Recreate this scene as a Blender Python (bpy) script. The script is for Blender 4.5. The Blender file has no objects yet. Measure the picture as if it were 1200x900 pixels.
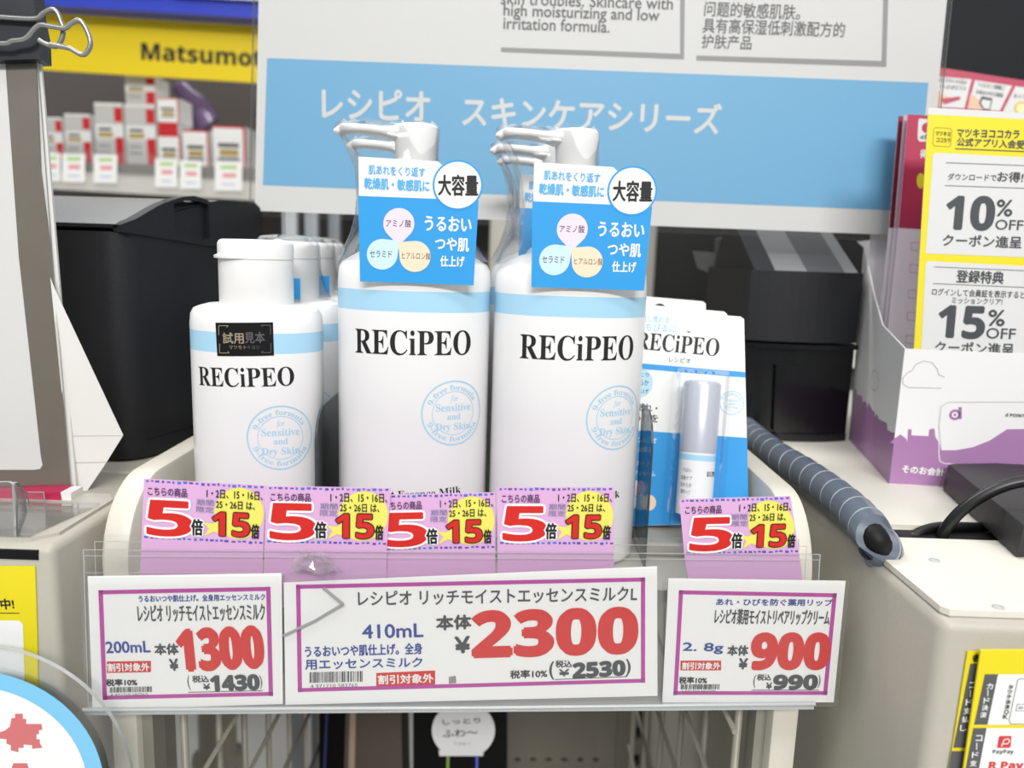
import bpy, bmesh, math, random
from mathutils import Vector, Matrix
from mathutils.geometry import tessellate_polygon
random.seed(7)
SC = bpy.context.scene
COL = SC.collection
R = math.radians

# ------------------------------------------------------------------ camera, world, lights
F = 915.0                                   # focal length in pixels of the 1200x900 frame
CAM = Vector((0, 0, .15))                   # z = 0 is the rack's shelf board
PITCH, ROLL = R(9.6), R(1.85)
FWD = Vector((0, math.cos(PITCH), -math.sin(PITCH)))
U0 = Vector((0, math.sin(PITCH), math.cos(PITCH)))
RIGHT = Vector((1, 0, 0))*math.cos(ROLL) + U0*math.sin(ROLL)
UP = -Vector((1, 0, 0))*math.sin(ROLL) + U0*math.cos(ROLL)
cam = bpy.data.cameras.new('camera')
cam.sensor_width = 36; cam.lens = F/1200*36; cam.clip_start = .01; cam.clip_end = 50
cam.dof.use_dof = True; cam.dof.focus_distance = .352; cam.dof.aperture_fstop = 8.5
co = bpy.data.objects.new('camera', cam); COL.objects.link(co)
co.matrix_world = Matrix(((RIGHT.x, UP.x, -FWD.x, CAM.x), (RIGHT.y, UP.y, -FWD.y, CAM.y), (RIGHT.z, UP.z, -FWD.z, CAM.z), (0, 0, 0, 1)))
SC.camera = co
SC.view_settings.view_transform = 'Standard'; SC.view_settings.look = 'None'
SC.view_settings.exposure = 0.0; SC.view_settings.gamma = 1; SC.view_settings.use_curve_mapping = False
SC.cycles.max_bounces = 12; SC.cycles.transparent_max_bounces = 32; SC.cycles.use_denoising = True
SC.cycles.caustics_reflective = False; SC.cycles.caustics_refractive = False
w = bpy.data.worlds.new('store'); SC.world = w; w.use_nodes = True
w.node_tree.nodes['Background'].inputs[0].default_value = (.93, .97, 1, 1)
wn = w.node_tree; tc_ = wn.nodes.new('ShaderNodeTexCoord'); sp0 = wn.nodes.new('ShaderNodeSeparateXYZ'); rm = wn.nodes.new('ShaderNodeMapRange')
rm.inputs['From Min'].default_value = -.28; rm.inputs['From Max'].default_value = .65; rm.inputs['To Min'].default_value = .12; rm.inputs['To Max'].default_value = .68   # dim low aisle, bright store ceiling
wn.links.new(tc_.outputs['Generated'], sp0.inputs[0]); wn.links.new(sp0.outputs['Z'], rm.inputs['Value']); wn.links.new(rm.outputs['Result'], wn.nodes['Background'].inputs[1])
def area(name, loc, size, power, target, col=(1, .98, .95)):
    l = bpy.data.lights.new(name, 'AREA'); l.shape = 'RECTANGLE'; l.size, l.size_y = size; l.energy = power; l.color = col
    o = bpy.data.objects.new(name, l); COL.objects.link(o); o.location = loc
    o.rotation_euler = (Vector(target)-Vector(loc)).to_track_quat('-Z', 'Y').to_euler()
area('ceiling_light_front', (-.25, -.75, 1.65), (1.3, .35), 12, (-.25, -.45, 0))
area('fill_light_rear', (.3, -2.3, 1.65), (1.6, .4), 72, (.3, -.6, .2))  # added fill from behind the camera, brightens the upright sign
area('ceiling_light_over', (.2, .35, 1.75), (1.3, .3), 5.5, (.2, .35, 0))
area('ceiling_light_aisle', (-.8, 1.2, 1.75), (1.3, .3), 22, (-.8, 1.2, 0))

# ------------------------------------------------------------------ pixel to place
def ray(px, py):
    return (FWD + RIGHT*((px-600)/F) - UP*((py-450)/F)).normalized()
def at_y(px, py, Y):
    d = ray(px, py); return CAM + d*((Y-CAM.y)/d.y)
def at_z(px, py, Z):
    d = ray(px, py); return CAM + d*((Z-CAM.z)/d.z)
def at_x(px, py, X):
    d = ray(px, py); return CAM + d*((X-CAM.x)/d.x)

# ------------------------------------------------------------------ materials
def lin(h):
    h = h.lstrip('#'); c = [int(h[i:i+2], 16)/255 for i in (0, 2, 4)]
    return [x/12.92 if x <= .04045 else ((x+.055)/1.055)**2.4 for x in c] + [1]
MATS = {}
def mat(name, col, rough=.5, bump=0, scale=60, spec=.5, vary=0, metal=0, coat=0):
    if name in MATS: return MATS[name]
    m = bpy.data.materials.new(name); m.use_nodes = True; nt = m.node_tree; b = nt.nodes['Principled BSDF']
    b.inputs['Base Color'].default_value = lin(col); b.inputs['Roughness'].default_value = rough
    b.inputs['Specular IOR Level'].default_value = spec; b.inputs['Metallic'].default_value = metal
    b.inputs['Coat Weight'].default_value = coat
    if bump or vary:
        tc = nt.nodes.new('ShaderNodeTexCoord'); n = nt.nodes.new('ShaderNodeTexNoise')
        n.inputs['Scale'].default_value = scale; n.inputs['Detail'].default_value = 3
        nt.links.new(tc.outputs['Object'], n.inputs['Vector'])
        if bump:
            bp = nt.nodes.new('ShaderNodeBump'); bp.inputs['Strength'].default_value = bump; bp.inputs['Distance'].default_value = .0005
            nt.links.new(n.outputs['Fac'], bp.inputs['Height']); nt.links.new(bp.outputs['Normal'], b.inputs['Normal'])
        if vary:
            mx = nt.nodes.new('ShaderNodeMix'); mx.data_type = 'RGBA'
            c = lin(col); mx.inputs['A'].default_value = [x*(1-vary) for x in c[:3]]+[1]; mx.inputs['B'].default_value = [min(1, x*(1+vary)) for x in c[:3]]+[1]
            nt.links.new(n.outputs['Fac'], mx.inputs['Factor']); nt.links.new(mx.outputs['Result'], b.inputs['Base Color'])
    MATS[name] = m; return m
def clear(name, tint='#ffffff', rough=.05, gloss=1.0, bump=0, scale=80, haze=0.0):
    """thin clear plastic: see-through with a Fresnel sheen and a trace of haze"""
    if name in MATS: return MATS[name]
    m = bpy.data.materials.new(name); m.use_nodes = True; nt = m.node_tree
    for n in list(nt.nodes): nt.nodes.remove(n)
    out = nt.nodes.new('ShaderNodeOutputMaterial'); tr = nt.nodes.new('ShaderNodeBsdfTransparent'); gl = nt.nodes.new('ShaderNodeBsdfGlossy')
    fr = nt.nodes.new('ShaderNodeFresnel'); mix = nt.nodes.new('ShaderNodeMixShader'); mul = nt.nodes.new('ShaderNodeMath')
    tr.inputs['Color'].default_value = lin(tint); gl.inputs['Roughness'].default_value = rough
    fr.inputs['IOR'].default_value = 1.45; mul.operation = 'MULTIPLY'; mul.inputs[1].default_value = gloss; mul.use_clamp = True
    nt.links.new(fr.outputs[0], mul.inputs[0]); nt.links.new(mul.outputs[0], mix.inputs[0])
    nt.links.new(gl.outputs[0], mix.inputs[2])
    if haze:
        df = nt.nodes.new('ShaderNodeBsdfDiffuse'); df.inputs['Color'].default_value = (.85, .86, .86, 1)
        m2 = nt.nodes.new('ShaderNodeMixShader'); m2.inputs[0].default_value = haze
        nt.links.new(tr.outputs[0], m2.inputs[1]); nt.links.new(df.outputs[0], m2.inputs[2]); nt.links.new(m2.outputs[0], mix.inputs[1])
    else:
        nt.links.new(tr.outputs[0], mix.inputs[1])
    if bump:
        tc = nt.nodes.new('ShaderNodeTexCoord'); n = nt.nodes.new('ShaderNodeTexNoise'); n.inputs['Scale'].default_value = scale
        bp = nt.nodes.new('ShaderNodeBump'); bp.inputs['Strength'].default_value = bump; bp.inputs['Distance'].default_value = .002
        nt.links.new(tc.outputs['Object'], n.inputs['Vector']); nt.links.new(n.outputs['Fac'], bp.inputs['Height'])
        nt.links.new(bp.outputs['Normal'], gl.inputs['Normal']); nt.links.new(bp.outputs['Normal'], fr.inputs['Normal'])
    nt.links.new(mix.outputs[0], out.inputs[0]); MATS[name] = m; return m

PAPER = mat('paper_white', '#f0f0ee', .55); CARDW = mat('card_white', '#ebebe9', .5, .05, 300)
PLW = mat('bottle_plastic', '#ededed', .28, spec=.5); PLC = mat('cap_plastic', '#efefee', .32, .05, 200)
SKY = mat('band_blue', '#a9d5ee', .35); SEAL = mat('seal_blue', '#a5cfe6', .4)
TAGB = mat('tag_blue', '#2f9be0', .4); INK = mat('ink_black', '#161618', .5); GREYINK = mat('ink_grey', '#5a5a5c', .6)
RED = mat('price_red', '#d0241f', .5); RED2 = mat('point_red', '#cf2019', .5); MAG = mat('border_magenta', '#b43c9c', .5)
NAVY = mat('ink_navy', '#2a3f92', .5); PINK = mat('tag_pink', '#d9abd6', .55); YEL = mat('soft_yellow', '#e8e164', .55)
DASH = mat('dash_blue', '#4a72c8', .55); DASH2 = mat('dash_violet', '#5552a8', .55); DIGK = mat('ink_charcoal', '#3f4246', .5)
SIGNB = mat('sign_blue', '#7ec0ea', .45); SGREY = mat('sign_grey', '#a3a3a3', .5); SIGNW = mat('sign_white', '#eeeeec', .5); STXT = mat('sign_text_grey', '#6c6c6c', .5)
LBLUE = mat('ink_pale_blue', '#56b0e6', .5)
BEIGE = mat('beige_metal', '#d3cfc2', .42, .15, 400, vary=.03); BEIGED = mat('counter_beige_shaded', '#b4b0a4', .45, .2, 500, vary=.03)  # counter beige is darkened: shade on the counter sides is in its colour
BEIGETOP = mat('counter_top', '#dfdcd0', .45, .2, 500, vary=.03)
DARK = mat('dark_plastic', '#1b1c20', .45, .25, 900, spec=.4); DARKG = mat('dark_gloss', '#0d0e10', .22); BLK = mat('black_plastic', '#070708', .55, spec=.3)
LIDG = mat('speckled_lid', '#808183', .38, .5, 1400, vary=.18)
YELS = mat('sign_yellow', '#e6d51a', .5); SHADE = mat('sign_charcoal', '#58595b', .5)
ACR = clear('acrylic', '#f6f9f9', .04, .8); ACRE = mat('acrylic_edge', '#3a454c', .25)
RAILM = clear('rail_plastic', '#fcfcfc', .12, .4, haze=.03); SLEEVE = clear('sleeve_film', '#ffffff', .12, .45, .15, 60, haze=.02)
FILM = clear('shrink_film', '#fefefe', .06, .5, .08, 110, haze=.02); EDGE = mat('plastic_edge_grey', '#b7bab8', .25)

# ------------------------------------------------------------------ mesh builder
class MB:
    def __init__(s): s.v = []; s.f = []; s.m = []; s.sm = []; s.mats = []
    def mi(s, m):
        if m not in s.mats: s.mats.append(m)
        return s.mats.index(m)
    def add(s, verts, faces, m, smooth=False):
        b = len(s.v); s.v += [Vector(x) for x in verts]; i = s.mi(m)
        for f in faces: s.f.append([b+k for k in f]); s.m.append(i); s.sm.append(smooth)
    def hexa(s, c, m):            # 8 corners: bottom 4 (ccw from above), top 4
        s.add(c, [(3, 2, 1, 0), (4, 5, 6, 7), (0, 1, 5, 4), (1, 2, 6, 5), (2, 3, 7, 6), (3, 0, 4, 7)], m)
    def box(s, a, b, m):
        x0, y0, z0 = a; x1, y1, z1 = b
        s.hexa([(x0, y0, z0), (x1, y0, z0), (x1, y1, z0), (x0, y1, z0), (x0, y0, z1), (x1, y0, z1), (x1, y1, z1), (x0, y1, z1)], m)
    def bbox(s, a, b, m, r=.002, seg=3):   # box with rounded edges
        bm = bmesh.new(); bmesh.ops.create_cube(bm, size=1)
        a = Vector(a); b = Vector(b)
        for v in bm.verts: v.co = Vector([(a[i]+b[i])/2 + v.co[i]*(b[i]-a[i]) for i in range(3)])
        bmesh.ops.bevel(bm, geom=bm.edges[:], offset=r, segments=seg, profile=.5, affect='EDGES')
        s.bm(bm, m)
    def bm(s, bm, m, smooth=True, mtx=None):
        bm.verts.ensure_lookup_table(); bm.verts.index_update()
        vs = [(mtx @ v.co if mtx else v.co.copy()) for v in bm.verts]
        s.add(vs, [[v.index for v in f.verts] for f in bm.faces], m, smooth); bm.free()
    def loft(s, rings, m, cap=True, smooth=True, closed=True, mats=None):
        n = len(rings[0]); b = len(s.v)
        for r in rings: s.v += [Vector(p) for p in r]
        for i in range(len(rings)-1):
            mm = s.mi(mats[i] if mats else m)
            for j in range(n if closed else n-1):
                k = (j+1) % n
                s.f.append([b+i*n+j, b+i*n+k, b+(i+1)*n+k, b+(i+1)*n+j]); s.m.append(mm); s.sm.append(smooth)
        if cap:
            s.f.append([b+j for j in range(n)][::-1]); s.m.append(s.mi(m)); s.sm.append(False)
            s.f.append([b+(len(rings)-1)*n+j for j in range(n)]); s.m.append(s.mi(mats[-1] if mats else m)); s.sm.append(False)
    def lathe(s, prof, m, c=(0, 0, 0), n=48, mats=None, cap=True):
        c = Vector(c)
        s.loft([[c+Vector((r*math.cos(2*math.pi*k/n), r*math.sin(2*math.pi*k/n), z)) for k in range(n)] for r, z in prof], m, cap, mats=mats)
    def tube(s, pts, r, m, n=10, rad=None, res=1):
        pts = [Vector(p) for p in pts]
        if res > 1: pts = spline(pts, res)
        up = None; rings = []
        for i, p in enumerate(pts):
            t = (pts[min(i+1, len(pts)-1)]-pts[max(i-1, 0)]).normalized()
            if up is None:
                a = Vector((0, 0, 1)) if abs(t.z) < .9 else Vector((1, 0, 0)); up = (a-t*a.dot(t)).normalized()
            else: up = (up-t*up.dot(t)).normalized()
            sd = t.cross(up); rr = rad[i] if rad else r
            rings.append([p+(up*math.cos(2*math.pi*k/n)+sd*math.sin(2*math.pi*k/n))*rr for k in range(n)])
        s.loft(rings, m)
    def prism(s, sf, outer, m, w0, w1, holes=(), side=None, uv=False):
        """polygon (own surface coordinates or pixels) with real thickness between offsets w0 (back) and w1 (front)"""
        loops = [[Vector(p) if uv else sf.uv(*p) for p in lp] for lp in [outer, *holes]]
        def area(l): return sum(l[i].x*l[(i+1) % len(l)].y-l[(i+1) % len(l)].x*l[i].y for i in range(len(l)))
        loops = [l if (area(l) > 0) == (k == 0) else l[::-1] for k, l in enumerate(loops)]
        flat = [p for l in loops for p in l]; n = len(flat)
        tri = tessellate_polygon([[Vector((p.x, p.y, 0)) for p in l] for l in loops])
        vs = [sf.pt(p.x, p.y, w1) for p in flat] + [sf.pt(p.x, p.y, w0) for p in flat]
        def o(t):
            a, b, c = (flat[k] for k in t); return t if (b.x-a.x)*(c.y-a.y)-(b.y-a.y)*(c.x-a.x) > 0 else (t[0], t[2], t[1])
        tri = [tuple(o(t)) for t in tri]
        s.add(vs, tri + [(c+n, b+n, a+n) for a, b, c in tri], m)
        b0 = 0; sd = []
        for l in loops:
            for i in range(len(l)):
                j = (i+1) % len(l); sd.append((b0+i, b0+i+n, b0+j+n, b0+j))
            b0 += len(l)
        s.add(vs, sd, side or m)
    # printing: flat marks lying a hair above a surface
    def poly(s, sf, pts, m, lay=1, uv=False, fine=0):
        p2 = [Vector(p) if uv else sf.uv(*p) for p in pts]
        tri = tessellate_polygon([[Vector((p.x, p.y, 0)) for p in p2]])
        tri = [t if (p2[t[1]]-p2[t[0]]).cross(p2[t[2]]-p2[t[0]]) > 0 else (t[0], t[2], t[1]) for t in tri]
        s.flat(sf, p2, tri, m, lay)
    def flat(s, sf, p2, faces, m, lay):
        if sf.curved: p2, faces = slice2d(p2, faces, .0015)
        s.add([sf.pt(p.x, p.y, lay*LAY) for p in p2], faces, m)
    def line(s, sf, a, b, wd, m, lay=1):
        a = sf.uv(*a); b = sf.uv(*b); wd = wd*sf.scale; d = (b-a).normalized(); n = Vector((-d.y, d.x))*wd/2
        s.poly(sf, [a-n, b-n, b+n, a+n], m, lay, True)
    def pline(s, sf, pts, wd, m, lay=1):
        for a, b in zip(pts, pts[1:]): s.line(sf, a, b, wd, m, lay)
    def frame(s, sf, q, wd, m, lay=1):
        for i in range(4):
            a, b = Vector(q[i]), Vector(q[(i+1) % 4]); d = (b-a).normalized()*wd/2; s.line(sf, a-d, b+d, wd, m, lay)
    def disc(s, sf, c, rx, ry, m, lay=1, n=40, uv=False):
        s.poly(sf, [(c[0]+rx*math.cos(2*math.pi*k/n), c[1]+ry*math.sin(2*math.pi*k/n)) for k in range(n)], m, lay, uv)
    def ring(s, sf, c, r0, r1, m, lay=1, n=64, uv=False):
        p = []
        for k in range(n):
            a = 2*math.pi*k/n
            for r in (r0, r1):
                q = (c[0]+r*math.cos(a), c[1]+r*math.sin(a)); p.append(Vector(q) if uv else sf.uv(*q))
        s.flat(sf, p, [(2*k, 2*k+1, (2*k+3) % (2*n), (2*k+2) % (2*n)) if uv else (2*k, (2*k+2) % (2*n), (2*k+3) % (2*n), 2*k+1) for k in range(n)], m, lay)
    def text(s, sf, t, bl, br, h, m, st='r', bold=0, lay=2, uv=False):
        """lettering whose ink box has bottom corners bl, br and height h"""
        vs, fs, (x0, y0, x1, y1) = glyphs(t, st)
        a = Vector(bl) if uv else sf.uv(*bl); b = Vector(br) if uv else sf.uv(*br); hh = h if uv else h*sf.scale
        U = b-a; V = Vector((-U.y, U.x)).normalized()*hh
        sx, sy = x1-x0, y1-y0; n = 8 if bold > .05 else 4
        off = [(0, 0)] + ([(bold*math.cos(2*math.pi*k/n), bold*math.sin(2*math.pi*k/n)) for k in range(n)] if bold else [])
        for i, (dx, dy) in enumerate(off):     # each heavier stroke copy a few microns up, so none shades another
            s.flat(sf, [a + U*((x-x0)/sx) + V*((y-y0)/sy) + Vector((dx, dy))*hh for x, y in vs], fs, m, lay+i*.06)
    def arctext(s, sf, t, c, r, h, a0, a1, m, st='serif', lay=2, inside=False):
        vs, fs, (x0, y0, x1, y1) = glyphs(t, st)
        p = []
        for x, y in vs:
            a = a0+(a1-a0)*(x-x0)/(x1-x0); yy = (y-y0)/(y1-y0)*h; rr = r+h-yy if inside else r+yy
            p.append(Vector((c[0]+rr*math.cos(a), c[1]+rr*math.sin(a))))
        s.flat(sf, p, fs, m, lay)
    def build(s, name, parent=None, loc=None, auto=True):
        me = bpy.data.meshes.new(name)
        if parent is not None: o0 = ORG[parent.name]
        elif loc is not None: o0 = Vector(loc)
        else:
            lo = Vector([min(v[i] for v in s.v) for i in range(3)]); hi = Vector([max(v[i] for v in s.v) for i in range(3)])
            o0 = Vector(((lo.x+hi.x)/2, (lo.y+hi.y)/2, lo.z))
        me.from_pydata([v-o0 for v in s.v], [], s.f); me.update()
        for m in s.mats: me.materials.append(m)
        me.polygons.foreach_set('material_index', s.m); me.polygons.foreach_set('use_smooth', s.sm)
        o = bpy.data.objects.new(name, me); COL.objects.link(o)
        if parent is not None: o.parent = parent
        else: o.location = o0
        ORG[o.name] = o0
        if auto and any(s.sm):
            bm = bmesh.new(); bm.from_mesh(me)
            for e in bm.edges:
                if len(e.link_faces) == 2 and e.calc_face_angle(0) > R(38): e.smooth = False
            bm.to_mesh(me); bm.free()
        return o
ORG = {}
LAY = .00012
def spline(p, res):
    out = []
    for i in range(len(p)-1):
        a, b, c, d = p[max(i-1, 0)], p[i], p[i+1], p[min(i+2, len(p)-1)]
        for k in range(res):
            t = k/res; out.append(.5*((2*b)+(c-a)*t+(2*a-5*b+4*c-d)*t*t+(3*b-a-3*c+d)*t**3))
    return out+[p[-1]]
def slice2d(p2, faces, step):
    bm = bmesh.new(); vs = [bm.verts.new((p.x, p.y, 0)) for p in p2]
    for f in faces:
        try: bm.faces.new([vs[k] for k in f])
        except ValueError: pass
    xs = [p.x for p in p2]; x = math.floor(min(xs)/step)*step+step
    while x < max(xs):
        bmesh.ops.bisect_plane(bm, geom=bm.verts[:]+bm.edges[:]+bm.faces[:], plane_co=(x, 0, 0), plane_no=(1, 0, 0), dist=1e-7); x += step
    bm.verts.index_update(); bm.normal_update()
    r = [Vector((v.co.x, v.co.y)) for v in bm.verts], [[v.index for v in (f.verts if f.normal.z > 0 else reversed(f.verts[:]))] for f in bm.faces]
    bm.free(); return r
GL = {}
def conv(t, st):
    base = {'sb': (0x1D5D4, 0x1D5EE, 0x1D7EC), 'serif': (0x1D400, 0x1D41A, 0x1D7CE), 'it': (0x1D434, 0x1D44E, None)}.get(st)
    if not base: return t
    r = ''
    for c in t:
        if 'A' <= c <= 'Z': r += chr(base[0]+ord(c)-65)
        elif 'a' <= c <= 'z': r += 'h' if (st == 'it' and c == 'h') else chr(base[1]+ord(c)-97)
        elif c.isascii() and c.isdigit() and base[2]: r += chr(base[2]+ord(c)-48)
        else: r += c
    return r
def glyphs(t, st):
    if (t, st) in GL: return GL[t, st]
    c = bpy.data.curves.new('lettering', 'FONT'); c.body = conv(t, st); c.size = 1; c.resolution_u = 3
    o = bpy.data.objects.new('lettering', c); COL.objects.link(o)
    dg = bpy.context.evaluated_depsgraph_get(); dg.update()
    me = o.evaluated_get(dg).to_mesh()
    vs = [(v.co.x, v.co.y) for v in me.vertices]; fs = []
    for p in me.polygons:
        i = list(p.vertices); fs.append(i if p.normal.z > 0 else i[::-1])
    o.evaluated_get(dg).to_mesh_clear(); bpy.data.objects.remove(o); bpy.data.curves.remove(c)
    used = sorted({k for f in fs for k in f}); mp = {k: n for n, k in enumerate(used)}
    vs = [vs[k] for k in used]; fs = [[mp[k] for k in f] for f in fs]
    bb = (min(v[0] for v in vs), min(v[1] for v in vs), max(v[0] for v in vs), max(v[1] for v in vs))
    GL[t, st] = (vs, fs, bb); return GL[t, st]

class Plane:
    curved = False
    def __init__(s, O, yaw=0, tilt=0):      # yaw: right side goes away from the viewer; tilt: top goes away
        s.O = Vector(O); y, t = R(yaw), R(tilt)
        s.U = Vector((math.cos(y), math.sin(y), 0)); n0 = Vector((math.sin(y), -math.cos(y), 0))
        s.V = Vector((0, 0, 1))*math.cos(t) - n0*math.sin(t); s.N = s.U.cross(s.V)
        s.scale = (s.O-CAM).dot(FWD)/F
    def uv(s, px, py):
        d = ray(px, py); p = CAM + d*((s.O-CAM).dot(s.N)/d.dot(s.N)) - s.O
        return Vector((p.dot(s.U), p.dot(s.V)))
    def pt(s, u, v, w=0): return s.O + s.U*u + s.V*v + s.N*w
    def P(s, px, py, w=0): q = s.uv(px, py); return s.pt(q.x, q.y, w)
    def shift(s, w):
        q = Plane.__new__(Plane); q.__dict__.update(s.__dict__); q.O = s.O + s.N*w; q.scale = (q.O-CAM).dot(FWD)/F; return q
class Quad:                                   # design coordinates (x right, y down) spread over four pixel corners of a plane
    curved = False
    def __init__(s, pl, tl, tr, br, bl, W, H):
        s.pl = pl; s.c = [pl.uv(*p) for p in (tl, tr, br, bl)]; s.W, s.H = W, H; s.scale = (s.c[1]-s.c[0]).length/W
    def uv(s, x, y):
        x /= s.W; y /= s.H; a, b, c, d = s.c
        return a*(1-x)*(1-y)+b*x*(1-y)+c*x*y+d*(1-x)*y
    def pt(s, u, v, w=0): return s.pl.pt(u, v, w)
class Oval:                                   # the printed wall of an oval bottle: u along the girth, v up
    curved = True
    def __init__(s, c, a, b, e=2.25):
        s.c = Vector(c); s.a, s.b, s.e = a, b, e; s.scale = (c[1]-b)/F
        s.tab = [(0.0, s.xy(-math.pi/2))]; N = 720
        for k in range(1, N+1):
            q = s.xy(-math.pi/2+math.pi*k/N); s.tab.append((s.tab[-1][0]+(q-s.tab[-1][1]).length, q))
    def xy(s, t, g=0):
        c, n = math.cos(t), math.sin(t)
        return Vector((math.copysign(abs(c)**(2/s.e), c)*(s.a+g), math.copysign(abs(n)**(2/s.e), n)*(s.b+g)))
    def at(s, u):
        a = min(abs(u), s.tab[-1][0]-1e-6); lo, hi = 0, len(s.tab)-1
        while hi-lo > 1:
            m = (lo+hi)//2
            if s.tab[m][0] <= a: lo = m
            else: hi = m
        f = (a-s.tab[lo][0])/max(1e-9, s.tab[hi][0]-s.tab[lo][0]); q = s.tab[lo][1].lerp(s.tab[hi][1], f)
        d = (s.tab[hi][1]-s.tab[lo][1]).normalized(); n = Vector((d.y, -d.x))
        if u < 0: q = Vector((-q.x, q.y)); n = Vector((-n.x, n.y))
        return q, n
    def pt(s, u, v, w=0):
        q, n = s.at(u); return s.c + Vector((q.x+n.x*w, q.y+n.y*w, v))
    def uv(s, px, py):                        # nearest point of the wall along the sight line
        d = ray(px, py); lo, hi = s.c.y-s.b-.005, s.c.y
        def ins(Y):
            p = CAM+d*(Y/d.y)-s.c; return abs(p.x/s.a)**s.e+abs(p.y/s.b)**s.e < 1
        Y = lo
        while Y < hi and not ins(Y): Y += .0001
        p = CAM+d*(Y/d.y)-s.c
        best = min(s.tab, key=lambda t: abs(t[1].x-abs(p.x)) + abs(t[1].y-p.y))
        return Vector((math.copysign(best[0], p.x), p.z))
    def ring(s, z, inset=0, n=72):
        return [s.c+Vector((*s.xy(2*math.pi*k/n, -inset), z)) for k in range(n)]

# ------------------------------------------------------------------ things
def tag(o, label, cat, group=None, kind=None):
    o['label'] = label; o['category'] = cat
    if group: o['group'] = group
    if kind: o['kind'] = kind
    return o
def thing(name, label, cat, loc, group=None):
    o = bpy.data.objects.new(name, None); COL.objects.link(o); o.location = loc; o.empty_display_size = .01
    ORG[o.name] = Vector(loc); return tag(o, label, cat, group)
def structure(o): o['kind'] = 'structure'; return o
def dup(root, loc, rz, label, skip=()):
    r = root.copy(); COL.objects.link(r); r.location = loc; r.rotation_euler = (0, 0, rz); r['label'] = label
    ORG[r.name] = Vector(loc); kids = {}
    for ch in list(root.children):
        if ch.name.split('.')[0] in skip: continue
        c = ch.copy(); COL.objects.link(c); c.parent = r; kids[ch.name.split('.')[0]] = c; ORG[c.name] = Vector(loc)
        for g in list(ch.children):
            d = g.copy(); COL.objects.link(d); d.parent = c
    return r

# ================================================================== the setting
CZ = .026                                    # counter tops
FLOORZ = -.85
XL, XR = -.187, .159                         # inner faces of the two checkout counters
mb = MB(); mb.box((-3, -1.5, FLOORZ-.02), (3, 3.2, FLOORZ), mat('floor_tile', '#c6c5c1', .25, vary=.05, scale=4)); structure(mb.build('floor'))
mb = MB(); mb.box((-3, 2.9, FLOORZ), (3, 2.95, 1.9), mat('wall_paint', '#6a6663', .6, .1, 60)); structure(mb.build('wall_back'))

# checkout counters
YFL, YFR = .305, .266
t = thing('checkout_counter', 'beige metal checkout counter on the left, under the dark bin and the framed notice', 'counter', (-.6, .8, FLOORZ), 'checkout counters')
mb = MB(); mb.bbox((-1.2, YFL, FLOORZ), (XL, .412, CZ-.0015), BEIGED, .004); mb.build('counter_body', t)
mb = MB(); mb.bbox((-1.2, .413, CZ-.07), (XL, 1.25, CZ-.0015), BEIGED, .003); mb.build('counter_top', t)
mb = MB(); mb.box((-1.2, 1.15, FLOORZ), (-.9, 1.24, CZ-.0705), BEIGED); mb.build('rear_leg', t)
mb = MB()
top = Plane((0, 0, CZ), 0, 90)
def onz(px, py, z): p = at_z(px, py, z); return (p.x, p.y)
def slab(mb, pts, z0, z1, m):                # horizontal plate from plan points (counter-clockwise from above)
    n = len(pts); mb.add([(x, y, z1) for x, y in pts]+[(x, y, z0) for x, y in pts], [tuple(range(n)), tuple(range(2*n-1, n-1, -1))]+[(i, i+n, (i+1) % n+n, (i+1) % n) for i in range(n)], m)
slab(mb, [(-.5, YFL+.004), (XL-.012, YFL+.004), (XL-.004, YFL+.012), (XL-.004, .362), (XL-.010, .370), (-.5, .370)], CZ-.0015, CZ, mat('worn_plate', '#bdb9ae', .4, .3, 700, vary=.12)); mb.build('top_plate', t)
mb = MB(); mb.box((-.5, YFL-.0006, CZ-.0075), (-.193, YFL+.001, CZ-.0035), BLK); mb.build('dark_slot', t)
t2 = thing('checkout_counter', 'beige metal checkout counter on the right, under the purple leaflet box and cables', 'counter', (.6, .8, FLOORZ), 'checkout counters')
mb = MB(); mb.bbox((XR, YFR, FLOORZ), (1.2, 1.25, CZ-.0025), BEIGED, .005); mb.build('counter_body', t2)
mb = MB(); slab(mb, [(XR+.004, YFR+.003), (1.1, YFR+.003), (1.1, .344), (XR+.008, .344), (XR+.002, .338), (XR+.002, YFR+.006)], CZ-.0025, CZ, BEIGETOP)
for px, py in ((1095, 657), (1170, 712)):
    x, y = onz(px, py, CZ); q = MB(); 
    mb.lathe([(.0022, CZ), (.0022, CZ+.0004), (.0014, CZ+.0006), (.0013, CZ+.0002)], EDGE, (x, y, 0), 20)
mb.build('front_plate', t2)
mb = MB(); slab(mb, [(XR+.026, .362), (1.1, .362), (1.1, 1.2), (XR+.026, 1.2)], CZ-.0025, CZ, BEIGETOP); mb.build('rear_plate', t2)
mb = MB(); mb.box((XR+.024, .348, CZ-.0028), (1.0, .361, CZ-.0022), BLK); mb.build('cable_slot', t2)

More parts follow.
